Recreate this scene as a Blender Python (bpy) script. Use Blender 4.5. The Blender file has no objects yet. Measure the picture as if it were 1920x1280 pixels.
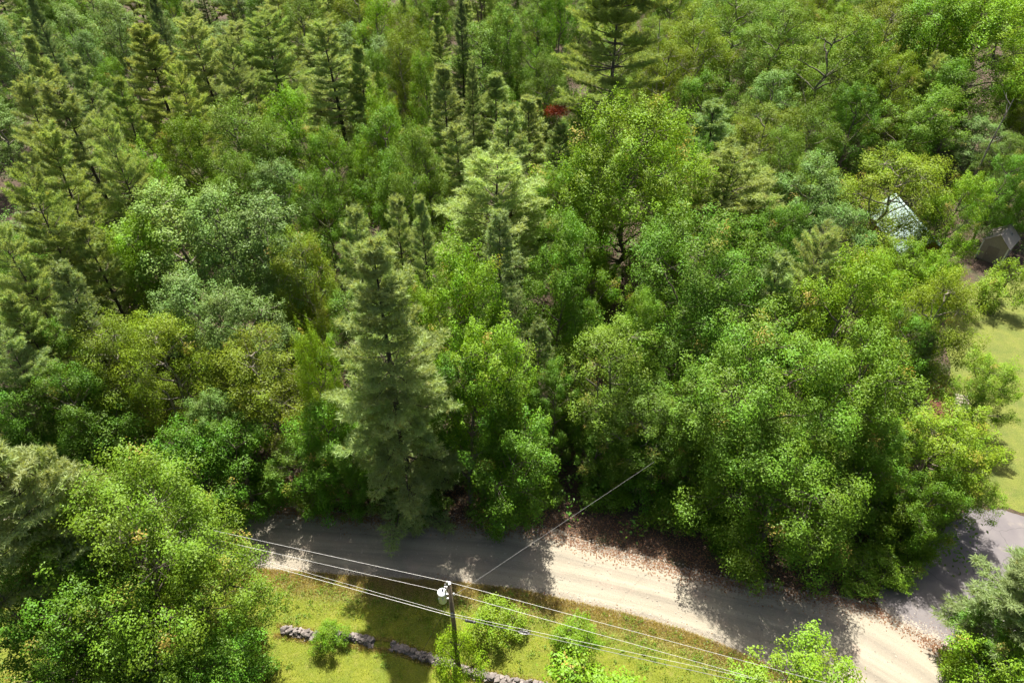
import bpy, bmesh, math, random
import numpy as np

# ------------------------------------------------------------------ camera, sky, sun, exposure
scene = bpy.context.scene
R = math.radians
cam_data = bpy.data.cameras.new('camera')
cam_data.sensor_width = 36.0
cam_data.lens = 24.0
cam_data.clip_end = 2000.0
cam = bpy.data.objects.new('camera', cam_data)
cam.location = (0.0, 0.0, 45.0)
cam.rotation_euler = (R(90 - 41), 0, 0)
scene.collection.objects.link(cam)
scene.camera = cam

SUN_EL, SUN_AZ = 60.5, -4.0          # sun stands beyond the forest, high; azimuth from +Y towards +X
world = bpy.data.worlds.new('World')
scene.world = world
world.use_nodes = True
wn = world.node_tree
bg = wn.nodes['Background']
sky_tex = wn.nodes.new('ShaderNodeTexSky')
sky_tex.sky_type = 'NISHITA'
sky_tex.sun_disc = False
sky_tex.sun_elevation = R(SUN_EL)
sky_tex.sun_rotation = R(SUN_AZ)
sky_tex.air_density = 0.8
sky_tex.dust_density = 5.0
sky_tex.ozone_density = 0.3
wn.links.new(sky_tex.outputs[0], bg.inputs[0])
bg.inputs[1].default_value = 0.064

sun_data = bpy.data.lights.new('sun', 'SUN')
sun_data.energy = 5.0
sun_data.angle = R(0.6)
sun_data.color = (1.0, 0.955, 0.87)
sun = bpy.data.objects.new('sun', sun_data)
sun.rotation_euler = (-R(90 - SUN_EL), 0, -R(SUN_AZ))
sun.location = (0, 60, 90)
scene.collection.objects.link(sun)

vs = scene.view_settings
vs.view_transform = 'Standard'
vs.look = 'None'
vs.gamma = 1.0
vs.use_curve_mapping = False
vs.exposure = 1.1

scene.cycles.max_bounces = 6
scene.cycles.diffuse_bounces = 3
scene.cycles.glossy_bounces = 2
scene.cycles.transmission_bounces = 4
scene.cycles.transparent_max_bounces = 4
scene.cycles.use_adaptive_sampling = True
scene.cycles.adaptive_threshold = 0.02
scene.cycles.use_denoising = True
scene.cycles.denoiser = 'OPENIMAGEDENOISE'
scene.cycles.denoising_input_passes = 'RGB_ALBEDO_NORMAL'
scene.cycles.caustics_reflective = False
scene.cycles.caustics_refractive = False

COL = scene.collection
random.seed(7)

# ------------------------------------------------------------------ materials
def new_mat(name):
    m = bpy.data.materials.new(name)
    m.use_nodes = True
    nt = m.node_tree
    nt.nodes.clear()
    out = nt.nodes.new('ShaderNodeOutputMaterial')
    return m, nt, out

def N(nt, t, **kw):
    n = nt.nodes.new(t)
    for k, v in kw.items():
        if k == 'op': n.operation = v
        elif k == 'blend': n.blend_type = v
        else: setattr(n, k, v)
    return n

def L(nt, a, b): nt.links.new(a, b)

def mixc(nt, fac, a, b, blend='MIX'):
    n = nt.nodes.new('ShaderNodeMix'); n.data_type = 'RGBA'; n.blend_type = blend
    for i, v in ((0, fac), (6, a), (7, b)):
        if hasattr(v, 'is_linked') or hasattr(v, 'links'): L(nt, v, n.inputs[i])
        elif i == 0: n.inputs[0].default_value = v
        else: n.inputs[i].default_value = (*v, 1) if len(v) == 3 else v
    return n.outputs[2]

def math_n(nt, op, a, b=None, clamp=False):
    n = nt.nodes.new('ShaderNodeMath'); n.operation = op; n.use_clamp = clamp
    for i, v in ((0, a), (1, b)):
        if v is None: continue
        if hasattr(v, 'links'): L(nt, v, n.inputs[i])
        else: n.inputs[i].default_value = v
    return n.outputs[0]

def noise(nt, vec, scale, detail=3, rough=0.55):
    n = nt.nodes.new('ShaderNodeTexNoise')
    n.inputs['Scale'].default_value = scale
    n.inputs['Detail'].default_value = detail
    n.inputs['Roughness'].default_value = rough
    if vec is not None: L(nt, vec, n.inputs['Vector'])
    return n.outputs['Fac']

def ramp(nt, fac, lo, hi):
    n = nt.nodes.new('ShaderNodeMapRange')
    n.inputs[1].default_value = lo; n.inputs[2].default_value = hi
    L(nt, fac, n.inputs[0])
    return n.outputs[0]

def leaf_material(name, transl, tip_col, gloss, hue_amp):
    """Leaf colour = the tree's own colour (object colour) varied leaf by leaf and spray by spray."""
    m, nt, out = new_mat(name)
    oi = N(nt, 'ShaderNodeObjectInfo')
    at = N(nt, 'ShaderNodeAttribute'); at.attribute_name = 'leafvar'
    sep = N(nt, 'ShaderNodeSeparateColor'); L(nt, at.outputs['Color'], sep.inputs[0])
    hsv = N(nt, 'ShaderNodeHueSaturation')
    hue = math_n(nt, 'ADD', math_n(nt, 'MULTIPLY', math_n(nt, 'SUBTRACT', sep.outputs[1], 0.5), hue_amp), 0.5)
    L(nt, hue, hsv.inputs['Hue'])
    val = math_n(nt, 'ADD', math_n(nt, 'MULTIPLY', sep.outputs[0], 0.34), 0.82)
    val = math_n(nt, 'MULTIPLY', val, math_n(nt, 'ADD', math_n(nt, 'MULTIPLY', sep.outputs[1], 0.40), 0.82))
    L(nt, val, hsv.inputs['Value'])
    L(nt, oi.outputs['Color'], hsv.inputs['Color'])
    col = mixc(nt, sep.outputs[2], hsv.outputs[0], tip_col)
    dif = N(nt, 'ShaderNodeBsdfDiffuse'); L(nt, col, dif.inputs[0])
    tr = N(nt, 'ShaderNodeBsdfTranslucent')
    tcol = mixc(nt, 1.0, col, (1.45, 1.35, 0.55), 'MULTIPLY')
    L(nt, tcol, tr.inputs[0])
    mx = N(nt, 'ShaderNodeMixShader'); mx.inputs[0].default_value = transl
    L(nt, dif.outputs[0], mx.inputs[1]); L(nt, tr.outputs[0], mx.inputs[2])
    gl = N(nt, 'ShaderNodeBsdfGlossy'); gl.inputs['Roughness'].default_value = 0.5
    gl.inputs['Color'].default_value = (0.9, 0.95, 0.9, 1)
    m2 = N(nt, 'ShaderNodeMixShader'); m2.inputs[0].default_value = gloss
    L(nt, mx.outputs[0], m2.inputs[1]); L(nt, gl.outputs[0], m2.inputs[2])
    L(nt, m2.outputs[0], out.inputs[0])
    return m

M = {}
M['leaf'] = leaf_material('broad_leaf', 0.24, (0.40, 0.27, 0.06), 0.018, 0.03)
M['needle'] = leaf_material('pine_needle', 0.40, (0.32, 0.28, 0.08), 0.012, 0.03)

def bark_material():
    m, nt, out = new_mat('bark')
    oi = N(nt, 'ShaderNodeObjectInfo')
    tc = N(nt, 'ShaderNodeTexCoord')
    mp = N(nt, 'ShaderNodeMapping'); mp.inputs['Scale'].default_value = (1, 1, 0.25)
    L(nt, tc.outputs['Object'], mp.inputs[0])
    n1 = noise(nt, mp.outputs[0], 9, 5, 0.7)
    f = ramp(nt, n1, 0.3, 0.72)
    dark = mixc(nt, 1.0, oi.outputs['Color'], (0.42, 0.40, 0.38), 'MULTIPLY')
    col = mixc(nt, f, dark, oi.outputs['Color'])
    p = N(nt, 'ShaderNodeBsdfPrincipled'); p.inputs['Roughness'].default_value = 0.9
    L(nt, col, p.inputs['Base Color'])
    bp = N(nt, 'ShaderNodeBump'); bp.inputs['Strength'].default_value = 0.6; bp.inputs['Distance'].default_value = 0.03
    L(nt, n1, bp.inputs['Height']); L(nt, bp.outputs[0], p.inputs['Normal'])
    L(nt, p.outputs[0], out.inputs[0])
    return m
M['bark'] = bark_material()

def plain(name, col, rough=0.7, metal=0.0, var=0.15, scale=6.0, bump=0.0):
    m, nt, out = new_mat(name)
    tc = N(nt, 'ShaderNodeTexCoord')
    n1 = noise(nt, tc.outputs['Object'], scale, 4, 0.6)
    lo = tuple(c * (1 - var) for c in col); hi = tuple(min(1, c * (1 + var)) for c in col)
    p = N(nt, 'ShaderNodeBsdfPrincipled')
    p.inputs['Roughness'].default_value = rough; p.inputs['Metallic'].default_value = metal
    L(nt, mixc(nt, ramp(nt, n1, 0.3, 0.7), lo, hi), p.inputs['Base Color'])
    if bump:
        bp = N(nt, 'ShaderNodeBump'); bp.inputs['Strength'].default_value = 0.7; bp.inputs['Distance'].default_value = bump
        L(nt, n1, bp.inputs['Height']); L(nt, bp.outputs[0], p.inputs['Normal'])
    L(nt, p.outputs[0], out.inputs[0])
    return m

M['pole_wood'] = plain('weathered_pole_wood', (0.13, 0.10, 0.065), 0.9, 0, 0.35, 12)
M['tank_grey'] = plain('transformer_grey_paint', (0.50, 0.52, 0.52), 0.45, 0, 0.06, 5)
M['tank_lid'] = plain('transformer_lid_paint', (0.72, 0.74, 0.74), 0.4, 0, 0.04, 5)
M['porcelain'] = plain('porcelain', (0.62, 0.62, 0.60), 0.25, 0, 0.05, 9)
M['steel'] = plain('galvanised_steel', (0.42, 0.42, 0.42), 0.5, 0.6, 0.12, 20)
M['wire'] = plain('aluminium_wire', (0.62, 0.61, 0.58), 0.45, 0.25, 0.05, 3)
M['cable_black'] = plain('black_cable_sheath', (0.028, 0.028, 0.03), 0.6, 0, 0.2, 8)
M['cable_grey'] = plain('grey_cable', (0.30, 0.30, 0.29), 0.6, 0.1, 0.1, 8)
M['red_wall'] = plain('red_board_paint', (0.30, 0.055, 0.03), 0.75, 0, 0.2, 7)
M['mint_metal'] = plain('mint_roof_metal', (0.33, 0.44, 0.41), 0.55, 0.0, 0.08, 2)
M['shingle'] = plain('tan_shingle', (0.31, 0.275, 0.24), 0.9, 0, 0.25, 14)
M['shed_wall'] = plain('tan_board_paint', (0.27, 0.23, 0.19), 0.8, 0, 0.12, 6)
M['white_trim'] = plain('white_trim_paint', (0.62, 0.61, 0.58), 0.6, 0, 0.06, 6)
M['glass'] = plain('window_glass', (0.03, 0.04, 0.05), 0.08, 0, 0.1, 3)
M['door'] = plain('brown_door_paint', (0.10, 0.06, 0.04), 0.6, 0, 0.2, 6)
M['shed_door'] = plain('shed_door_paint', (0.2, 0.165, 0.13), 0.75, 0, 0.15, 6)
M['pebble'] = plain('pebble', (0.33, 0.295, 0.24), 0.9, 0, 0.35, 3)
M['deck'] = plain('weathered_board', (0.27, 0.225, 0.185), 0.85, 0, 0.35, 5)

def stone_material():
    m, nt, out = new_mat('field_stone')
    oi = N(nt, 'ShaderNodeObjectInfo'); tc = N(nt, 'ShaderNodeTexCoord')
    n1 = noise(nt, tc.outputs['Object'], 7, 5, 0.65)
    base = mixc(nt, oi.outputs['Random'], (0.19, 0.165, 0.155), (0.36, 0.31, 0.285))
    col = mixc(nt, ramp(nt, n1, 0.35, 0.7), mixc(nt, 1.0, base, (0.62, 0.62, 0.6), 'MULTIPLY'), base)
    n2 = noise(nt, tc.outputs['Object'], 3.2, 3, 0.6)
    col = mixc(nt, math_n(nt, 'MULTIPLY', ramp(nt, n2, 0.55, 0.72), 0.5, True), col, (0.12, 0.125, 0.07))
    p = N(nt, 'ShaderNodeBsdfPrincipled'); p.inputs['Roughness'].default_value = 0.92
    L(nt, col, p.inputs['Base Color'])
    bp = N(nt, 'ShaderNodeBump'); bp.inputs['Strength'].default_value = 0.6; bp.inputs['Distance'].default_value = 0.04
    L(nt, n1, bp.inputs['Height']); L(nt, bp.outputs[0], p.inputs['Normal'])
    L(nt, p.outputs[0], out.inputs[0])
    return m
M['stone'] = stone_material()

def floor_material():
    m, nt, out = new_mat('forest_floor')
    tc = N(nt, 'ShaderNodeTexCoord'); o = tc.outputs['Object']
    n1 = noise(nt, o, 0.35, 5, 0.6); n2 = noise(nt, o, 6, 5, 0.75); n3 = noise(nt, o, 1.3, 4, 0.65)
    col = mixc(nt, ramp(nt, n2, 0.3, 0.7), (0.03, 0.021, 0.014), (0.115, 0.075, 0.048))
    col = mixc(nt, ramp(nt, n3, 0.52, 0.75), col, (0.15, 0.092, 0.06))
    col = mixc(nt, math_n(nt, 'MULTIPLY', ramp(nt, n1, 0.52, 0.66), 0.7, True), col, (0.055, 0.075, 0.022))
    p = N(nt, 'ShaderNodeBsdfPrincipled'); p.inputs['Roughness'].default_value = 0.95
    L(nt, col, p.inputs['Base Color'])
    bp = N(nt, 'ShaderNodeBump'); bp.inputs['Strength'].default_value = 0.9; bp.inputs['Distance'].default_value = 0.12
    L(nt, n2, bp.inputs['Height']); L(nt, bp.outputs[0], p.inputs['Normal'])
    L(nt, p.outputs[0], out.inputs[0])
    return m
M['floor'] = floor_material()

def gravel_material():
    m, nt, out = new_mat('gravel')
    uv = N(nt, 'ShaderNodeUVMap'); uv.uv_map = 'UVMap'
    tc = N(nt, 'ShaderNodeTexCoord'); o = tc.outputs['Object']
    mp = N(nt, 'ShaderNodeMapping'); mp.inputs['Scale'].default_value = (0.09, 1.9, 1); L(nt, uv.outputs[0], mp.inputs[0])
    streak = noise(nt, mp.outputs[0], 1.0, 5, 0.62)
    mp2 = N(nt, 'ShaderNodeMapping'); mp2.inputs['Scale'].default_value = (0.5, 5.5, 1); L(nt, uv.outputs[0], mp2.inputs[0])
    streak2 = noise(nt, mp2.outputs[0], 1.0, 4, 0.6)
    peb = noise(nt, o, 16, 4, 0.8); big = noise(nt, o, 0.5, 4, 0.55)
    col = mixc(nt, ramp(nt, streak, 0.32, 0.68), (0.275, 0.24, 0.185), (0.385, 0.345, 0.265))
    col = mixc(nt, math_n(nt, 'MULTIPLY', ramp(nt, streak2, 0.5, 0.72), 0.5, True), col, (0.30, 0.265, 0.21))
    col = mixc(nt, math_n(nt, 'MULTIPLY', ramp(nt, big, 0.55, 0.7), 0.45, True), col, (0.44, 0.33, 0.26))
    col = mixc(nt, 0.6, col, mixc(nt, ramp(nt, peb, 0.25, 0.75), (0.5, 0.5, 0.5), (1.25, 1.25, 1.25)), 'MULTIPLY')
    # packed wheel tracks (paler, finer) and a loose darker middle and edges; v runs 0..6 m across the road
    sv = N(nt, 'ShaderNodeSeparateXYZ'); L(nt, uv.outputs[0], sv.inputs[0])
    wob = math_n(nt, 'ADD', sv.outputs[1], math_n(nt, 'MULTIPLY', math_n(nt, 'SUBTRACT', streak, 0.5), 1.1))
    trk = math_n(nt, 'ABSOLUTE', math_n(nt, 'SINE', math_n(nt, 'MULTIPLY', math_n(nt, 'ADD', wob, -0.35), 1.78)))
    col = mixc(nt, 0.55, col, mixc(nt, trk, (0.72, 0.72, 0.74), (1.12, 1.12, 1.1)), 'MULTIPLY')
    p = N(nt, 'ShaderNodeBsdfPrincipled'); p.inputs['Roughness'].default_value = 0.95
    L(nt, col, p.inputs['Base Color'])
    bp = N(nt, 'ShaderNodeBump'); bp.inputs['Strength'].default_value = 0.6; bp.inputs['Distance'].default_value = 0.03
    L(nt, peb, bp.inputs['Height']); L(nt, bp.outputs[0], p.inputs['Normal'])
    L(nt, p.outputs[0], out.inputs[0])
    return m
M['gravel'] = gravel_material()

def asphalt_material():
    m, nt, out = new_mat('asphalt')
    tc = N(nt, 'ShaderNodeTexCoord'); o = tc.outputs['Object']
    n1 = noise(nt, o, 0.45, 4, 0.55); n2 = noise(nt, o, 22, 3, 0.8)
    col = mixc(nt, ramp(nt, n1, 0.35, 0.7), (0.145, 0.13, 0.135), (0.20, 0.18, 0.175))
    n3 = noise(nt, o, 0.8, 3, 0.5)
    col = mixc(nt, math_n(nt, 'MULTIPLY', ramp(nt, n3, 0.6, 0.75), 0.6, True), col, (0.30, 0.26, 0.21))
    col = mixc(nt, 0.5, col, mixc(nt, n2, (0.6, 0.6, 0.6), (1.3, 1.3, 1.3)), 'MULTIPLY')
    vo = nt.nodes.new('ShaderNodeTexVoronoi'); vo.feature = 'DISTANCE_TO_EDGE'; vo.inputs['Scale'].default_value = 0.28
    wv = N(nt, 'ShaderNodeVectorMath', operation='ADD'); nz = nt.nodes.new('ShaderNodeTexNoise'); nz.inputs['Scale'].default_value = 0.9
    L(nt, o, nz.inputs['Vector']); L(nt, o, wv.inputs[0]); L(nt, nz.outputs['Color'], wv.inputs[1]); L(nt, wv.outputs[0], vo.inputs['Vector'])
    ck = N(nt, 'ShaderNodeMapRange'); ck.inputs[1].default_value = 0.0; ck.inputs[2].default_value = 0.008; ck.inputs[3].default_value = 0.7; ck.inputs[4].default_value = 0.0
    L(nt, vo.outputs['Distance'], ck.inputs[0])
    col = mixc(nt, ck.outputs[0], col, (0.05, 0.045, 0.045))
    p = N(nt, 'ShaderNodeBsdfPrincipled'); p.inputs['Roughness'].default_value = 0.85
    L(nt, col, p.inputs['Base Color']); L(nt, p.outputs[0], out.inputs[0])
    return m
M['asphalt'] = asphalt_material()

def lawn_material(name, a, b, dry):
    m, nt, out = new_mat(name)
    tc = N(nt, 'ShaderNodeTexCoord'); o = tc.outputs['Object']
    uv = N(nt, 'ShaderNodeUVMap'); uv.uv_map = 'UVMap'
    sx = N(nt, 'ShaderNodeSeparateXYZ'); L(nt, uv.outputs[0], sx.inputs[0])
    n1 = noise(nt, o, 0.55, 5, 0.6); n2 = noise(nt, o, 9, 5, 0.8); n3 = noise(nt, o, 2.0, 4, 0.7)
    col = mixc(nt, ramp(nt, n1, 0.35, 0.68), a, b)
    col = mixc(nt, math_n(nt, 'MULTIPLY', ramp(nt, n3, 0.52, 0.75), 0.65, True), col, dry)
    # towards the road the turf gives way to dry verge soil: uv.y = metres from the road edge
    edge = math_n(nt, 'ADD', sx.outputs[1], math_n(nt, 'MULTIPLY', math_n(nt, 'SUBTRACT', n3, 0.5), 4.0))
    f = N(nt, 'ShaderNodeMapRange'); f.inputs[1].default_value = 0.3; f.inputs[2].default_value = 2.6
    f.inputs[3].default_value = 1.0; f.inputs[4].default_value = 0.0; L(nt, edge, f.inputs[0])
    col = mixc(nt, math_n(nt, 'MULTIPLY', f.outputs[0], 0.85), col, mixc(nt, n2, (0.18, 0.13, 0.07), (0.42, 0.33, 0.20)))
    col = mixc(nt, 0.75, col, mixc(nt, ramp(nt, n2, 0.28, 0.72), (0.5, 0.55, 0.5), (1.3, 1.25, 1.2)), 'MULTIPLY')
    p = N(nt, 'ShaderNodeBsdfPrincipled'); p.inputs['Roughness'].default_value = 0.9
    L(nt, col, p.inputs['Base Color'])
    bp = N(nt, 'ShaderNodeBump'); bp.inputs['Strength'].default_value = 0.8; bp.inputs['Distance'].default_value = 0.06
    L(nt, n2, bp.inputs['Height']); L(nt, bp.outputs[0], p.inputs['Normal'])
    L(nt, p.outputs[0], out.inputs[0])
    return m
M['lawn'] = lawn_material('lawn_turf', (0.125, 0.165, 0.010), (0.195, 0.215, 0.014), (0.26, 0.235, 0.06))
M['lawn_garden'] = lawn_material('garden_turf', (0.11, 0.145, 0.02), (0.18, 0.20, 0.03), (0.21, 0.19, 0.06))  # slightly darker, less yellow turf for the right-hand lawn
M['mulch'] = plain('red_bark_mulch', (0.10, 0.032, 0.02), 0.95, 0, 0.5, 9, 0.05)

# ------------------------------------------------------------------ mesh helpers
def mesh_np(name, verts, faces, mat, smooth=False, attr=None):
    """verts (n,3); faces (m,k) array, every face k-sided."""
    me = bpy.data.meshes.new(name)
    verts = np.asarray(verts, np.float32); faces = np.asarray(faces, np.int32)
    nf, k = faces.shape
    me.vertices.add(len(verts)); me.vertices.foreach_set('co', verts.ravel())
    me.loops.add(nf * k); me.loops.foreach_set('vertex_index', faces.ravel())
    me.polygons.add(nf); me.polygons.foreach_set('loop_start', np.arange(0, nf * k, k, dtype=np.int32))
    if smooth: me.polygons.foreach_set('use_smooth', np.ones(nf, bool))
    if attr is not None:
        a = me.attributes.new('leafvar', 'FLOAT_COLOR', 'FACE')
        a.data.foreach_set('color', np.asarray(attr, np.float32).ravel())
    me.materials.append(mat)
    me.update(calc_edges=True)
    return me

def obj(name, me, parent=None, loc=None):
    o = bpy.data.objects.new(name, me)
    COL.objects.link(o)
    if parent is not None: o.parent = parent
    if loc is not None: o.location = loc
    return o

def tag(o, label=None, cat=None, group=None, kind=None):
    if label: o['label'] = label
    if cat: o['category'] = cat
    if group: o['group'] = group
    if kind: o['kind'] = kind
    return o

def unit(v):
    return v / np.maximum(np.linalg.norm(v, axis=-1, keepdims=True), 1e-9)

class Tubes:
    def __init__(s): s.v = []; s.f = []; s.n = 0
    def add(s, pts, rad, sides=5):
        pts = np.asarray(pts, float); rad = np.asarray(rad, float); k = len(pts)
        t = np.gradient(pts, axis=0); t = unit(t)
        ref = np.array([0., 0, 1]) if abs(t[:, 2]).mean() < 0.8 else np.array([1., 0, 0])
        a = unit(np.cross(t, ref)); b = np.cross(t, a)
        ang = np.linspace(0, 2 * np.pi, sides, endpoint=False)
        ring = pts[:, None, :] + rad[:, None, None] * (np.cos(ang)[None, :, None] * a[:, None, :] + np.sin(ang)[None, :, None] * b[:, None, :])
        s.v.append(ring.reshape(-1, 3))
        i = np.arange(k - 1)[:, None] * sides; j = np.arange(sides)[None, :]; j2 = (j + 1) % sides
        q = np.stack([i + j, i + j2, i + sides + j2, i + sides + j], -1).reshape(-1, 4) + s.n
        s.f.append(q); s.n += k * sides
    def mesh(s, name, mat):
        return mesh_np(name, np.concatenate(s.v), np.concatenate(s.f), mat, smooth=True)

def leaf_quads(c, n, length, width, rng, tdir=None):
    """c centres, n normals -> folded leaf quads."""
    m = len(c)
    r = rng.normal(size=(m, 3)) if tdir is None else tdir + rng.normal(size=(m, 3)) * 0.35
    t = unit(r - (r * n).sum(1, keepdims=True) * n)
    b = np.cross(n, t)
    Lh = (length * rng.uniform(0.7, 1.25, (m, 1))) * 0.5; Wh = (width * rng.uniform(0.7, 1.25, (m, 1))) * 0.5
    fold = n * Wh * 0.45
    droop = n * Lh * 0.3
    v = np.stack([c - t * Lh, c + b * Wh + fold, c + t * Lh - droop, c - b * Wh + fold], 1)
    f = np.arange(m * 4).reshape(m, 4)
    return v.reshape(-1, 3), f

def needle_tris(base, d, length, width, rng, upb=1.0):
    m = len(base)
    r = UP * upb + rng.normal(size=(m, 3)); s = unit(np.cross(d, r)) * width * 0.5
    tip = base + d * (length * rng.uniform(0.7, 1.2, (m, 1)))
    v = np.stack([base - s, base + s, tip], 1).reshape(-1, 3)
    return v, np.arange(m * 3).reshape(m, 3)

UP = np.array([0., 0, 1])

# ------------------------------------------------------------------ tree prototypes (mesh data shared by every copy)
def broadleaf(seed, H, Rc, cb=0.3, lobes=16, cpl=26, lpc=70, leaf=0.17, spiky=0.3, tips=0.05, stems=1, shape=0.4, airy=0.0, aspect=0.62):
    rng = np.random.default_rng(seed)
    trunk = Tubes(); br = Tubes()
    lean = rng.normal(size=2) * 0.035 * H
    zt = np.linspace(0, 1, 9)
    wob = rng.normal(size=(9, 2)) * 0.012 * H; wob[0] = 0
    tr_pts = np.stack([lean[0] * zt ** 1.5 + wob[:, 0], lean[1] * zt ** 1.5 + wob[:, 1], zt * H * 0.9], 1)
    r0 = 0.013 * H + 0.03
    trunk.add(tr_pts, r0 * (1 - zt * 0.88) * np.where(zt == 0, 1.35, 1), 7)
    for s in range(stems - 1):
        az = rng.uniform(0, 6.28); d = np.array([math.cos(az), math.sin(az)])
        p = tr_pts.copy(); p[:, :2] += d * (zt[:, None] ** 1.1) * Rc * 0.45 + d * 0.15
        p[:, 2] *= rng.uniform(0.8, 0.95)
        trunk.add(p, r0 * 0.75 * (1 - zt * 0.88), 6)
    def env(t):
        return np.where(t < shape, 0.62 + 0.38 * t / shape, np.sqrt(np.maximum(0.02, 1 - ((t - shape) / (1.03 - shape)) ** 2)))
    zb = cb * H
    cs = []; rs = []
    for k in range(lobes):
        t = ((k + rng.uniform(0.1, 0.9)) / lobes)
        az = k * 2.4 + rng.normal() * 0.5
        w = float(env(np.array(t)))
        rad = Rc * w * rng.uniform(0.42, 0.74)
        lr = Rc * rng.uniform(0.27, 0.46) * (0.72 + 0.28 * w)
        ax = np.interp(zb + t * (H - zb), tr_pts[:, 2], tr_pts[:, 0]); ay = np.interp(zb + t * (H - zb), tr_pts[:, 2], tr_pts[:, 1])
        cs.append([ax + math.cos(az) * rad, ay + math.sin(az) * rad, zb + t * (H - zb) * 0.96 - lr * 0.25]); rs.append(lr)
    cs.append([tr_pts[-1, 0], tr_pts[-1, 1], H - Rc * 0.32]); rs.append(Rc * 0.32)
    cs = np.array(cs); rs = np.array(rs)
    C = []; D = []; G = []; Sz = []
    for k in range(len(cs)):
        out = np.array([cs[k, 0], cs[k, 1], 0]); out = out / (np.linalg.norm(out) + 1e-6)
        nc = int(cpl * 0.43 * (rs[k] / (Rc * 0.37)) ** 2 + 2)
        d = unit(rng.normal(size=(nc, 3)) + 0.5 * out + 0.45 * UP)
        p = cs[k] + d * rs[k] * rng.uniform(0.5, 1.32, (nc, 1)) * np.array([1, 1, 0.95])
        dist = np.linalg.norm(p[:, None, :] - cs[None], axis=2) / rs[None]
        dist[:, k] = 9
        keep = (dist.min(1) > 0.7) | (rng.uniform(size=nc) < 0.15)
        p = p[keep]; d = d[keep]
        # limb from trunk to lobe, twigs from lobe to the sprays
        z0 = max(0.18 * H, cs[k, 2] - np.hypot(cs[k, 0], cs[k, 1]) * rng.uniform(0.6, 1.1))
        b0 = np.array([np.interp(z0, tr_pts[:, 2], tr_pts[:, 0]), np.interp(z0, tr_pts[:, 2], tr_pts[:, 1]), z0])
        s = np.linspace(0, 1, 6)[:, None]
        limb = b0 + (cs[k] - b0) * s + np.array([0, 0, 1]) * np.sin(s * np.pi) * rs[k] * rng.uniform(-0.25, 0.1) + rng.normal(size=(6, 3)) * 0.04 * rs[k] * (s > 0)
        br.add(limb, np.linspace(r0 * 0.42, 0.035, 6), 5)
        for q in range(len(p)):
            mid = (cs[k] * 0.45 + p[q] * 0.55) - UP * 0.08
            br.add(np.array([cs[k], mid, p[q]]), [0.028, 0.018, 0.008], 3)
        C.append(p); D.append(d); Sz.append(np.full(len(p), rs[k]))
    C = np.concatenate(C); D = np.concatenate(D)
    nC = len(C)
    crad = rng.uniform(0.36, 0.92, nC) * (Rc / 4.2) ** 0.5
    axis = unit(D * 0.6 + UP * (0.35 + spiky) + rng.normal(size=(nC, 3)) * 0.22)
    cnt = np.maximum(10, (1.55 * lpc * (crad / 0.62) ** 2 * rng.uniform(0.7, 1.15, nC))).astype(int)
    idx = np.repeat(np.arange(nC), cnt); m = len(idx)
    off = unit(rng.normal(size=(m, 3)) + axis[idx] * 0.45)
    # every spray is a lumpy tuft: leaves sit mostly on its outside, its outline broken by smaller bumps
    ph = rng.uniform(0, 6.28, (nC, 3)); fr = rng.uniform(2.2, 4.2, (nC, 3))
    bump = np.sin(off[:, 0] * fr[idx, 0] * 2 + ph[idx, 0]) * np.sin(off[:, 1] * fr[idx, 1] * 2 + ph[idx, 1]) + 0.6 * np.sin(off[:, 2] * fr[idx, 2] * 2 + ph[idx, 2])
    rad = np.where(rng.uniform(size=m) < 0.72, rng.normal(0.92, 0.13, m), rng.uniform(0.2, 0.9, m)) * (1 + 0.22 * bump)
    off = off * rad[:, None]
    al = (off * axis[idx]).sum(1, keepdims=True)
    perp = off - axis[idx] * al
    off = perp * (1 - np.clip(al * spiky * 0.6, 0, 0.6)) + axis[idx] * al * (0.72 + spiky * 1.2)
    pos = C[idx] + off * crad[idx, None] * (1 + airy * rng.normal(size=(m, 1)) * 0.4)
    nrm = unit(off * 0.8 + UP * 0.55 + rng.normal(size=(m, 3)) * 0.34)
    v, f = leaf_quads(pos, nrm, leaf, leaf * aspect, rng)
    a = np.ones((m, 4)); a[:, 0] = rng.uniform(size=m)
    cl = np.clip(rng.normal(0.5, 0.24, nC), 0, 1); a[:, 1] = np.clip(cl[idx] + rng.normal(size=m) * 0.08, 0, 1)
    tipc = (rng.uniform(size=nC) < tips) * rng.uniform(0.25, 0.9, nC)
    a[:, 2] = tipc[idx] * np.clip((off * axis[idx]).sum(1) * 0.9 + 0.25, 0, 1) * (rng.uniform(size=m) < 0.75)
    return dict(trunk=trunk.mesh('trunk', M['bark']), branches=br.mesh('branches', M['bark']),
                crown=mesh_np('crown', v, f, M['leaf'], attr=a), H=H, R=Rc)

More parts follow.
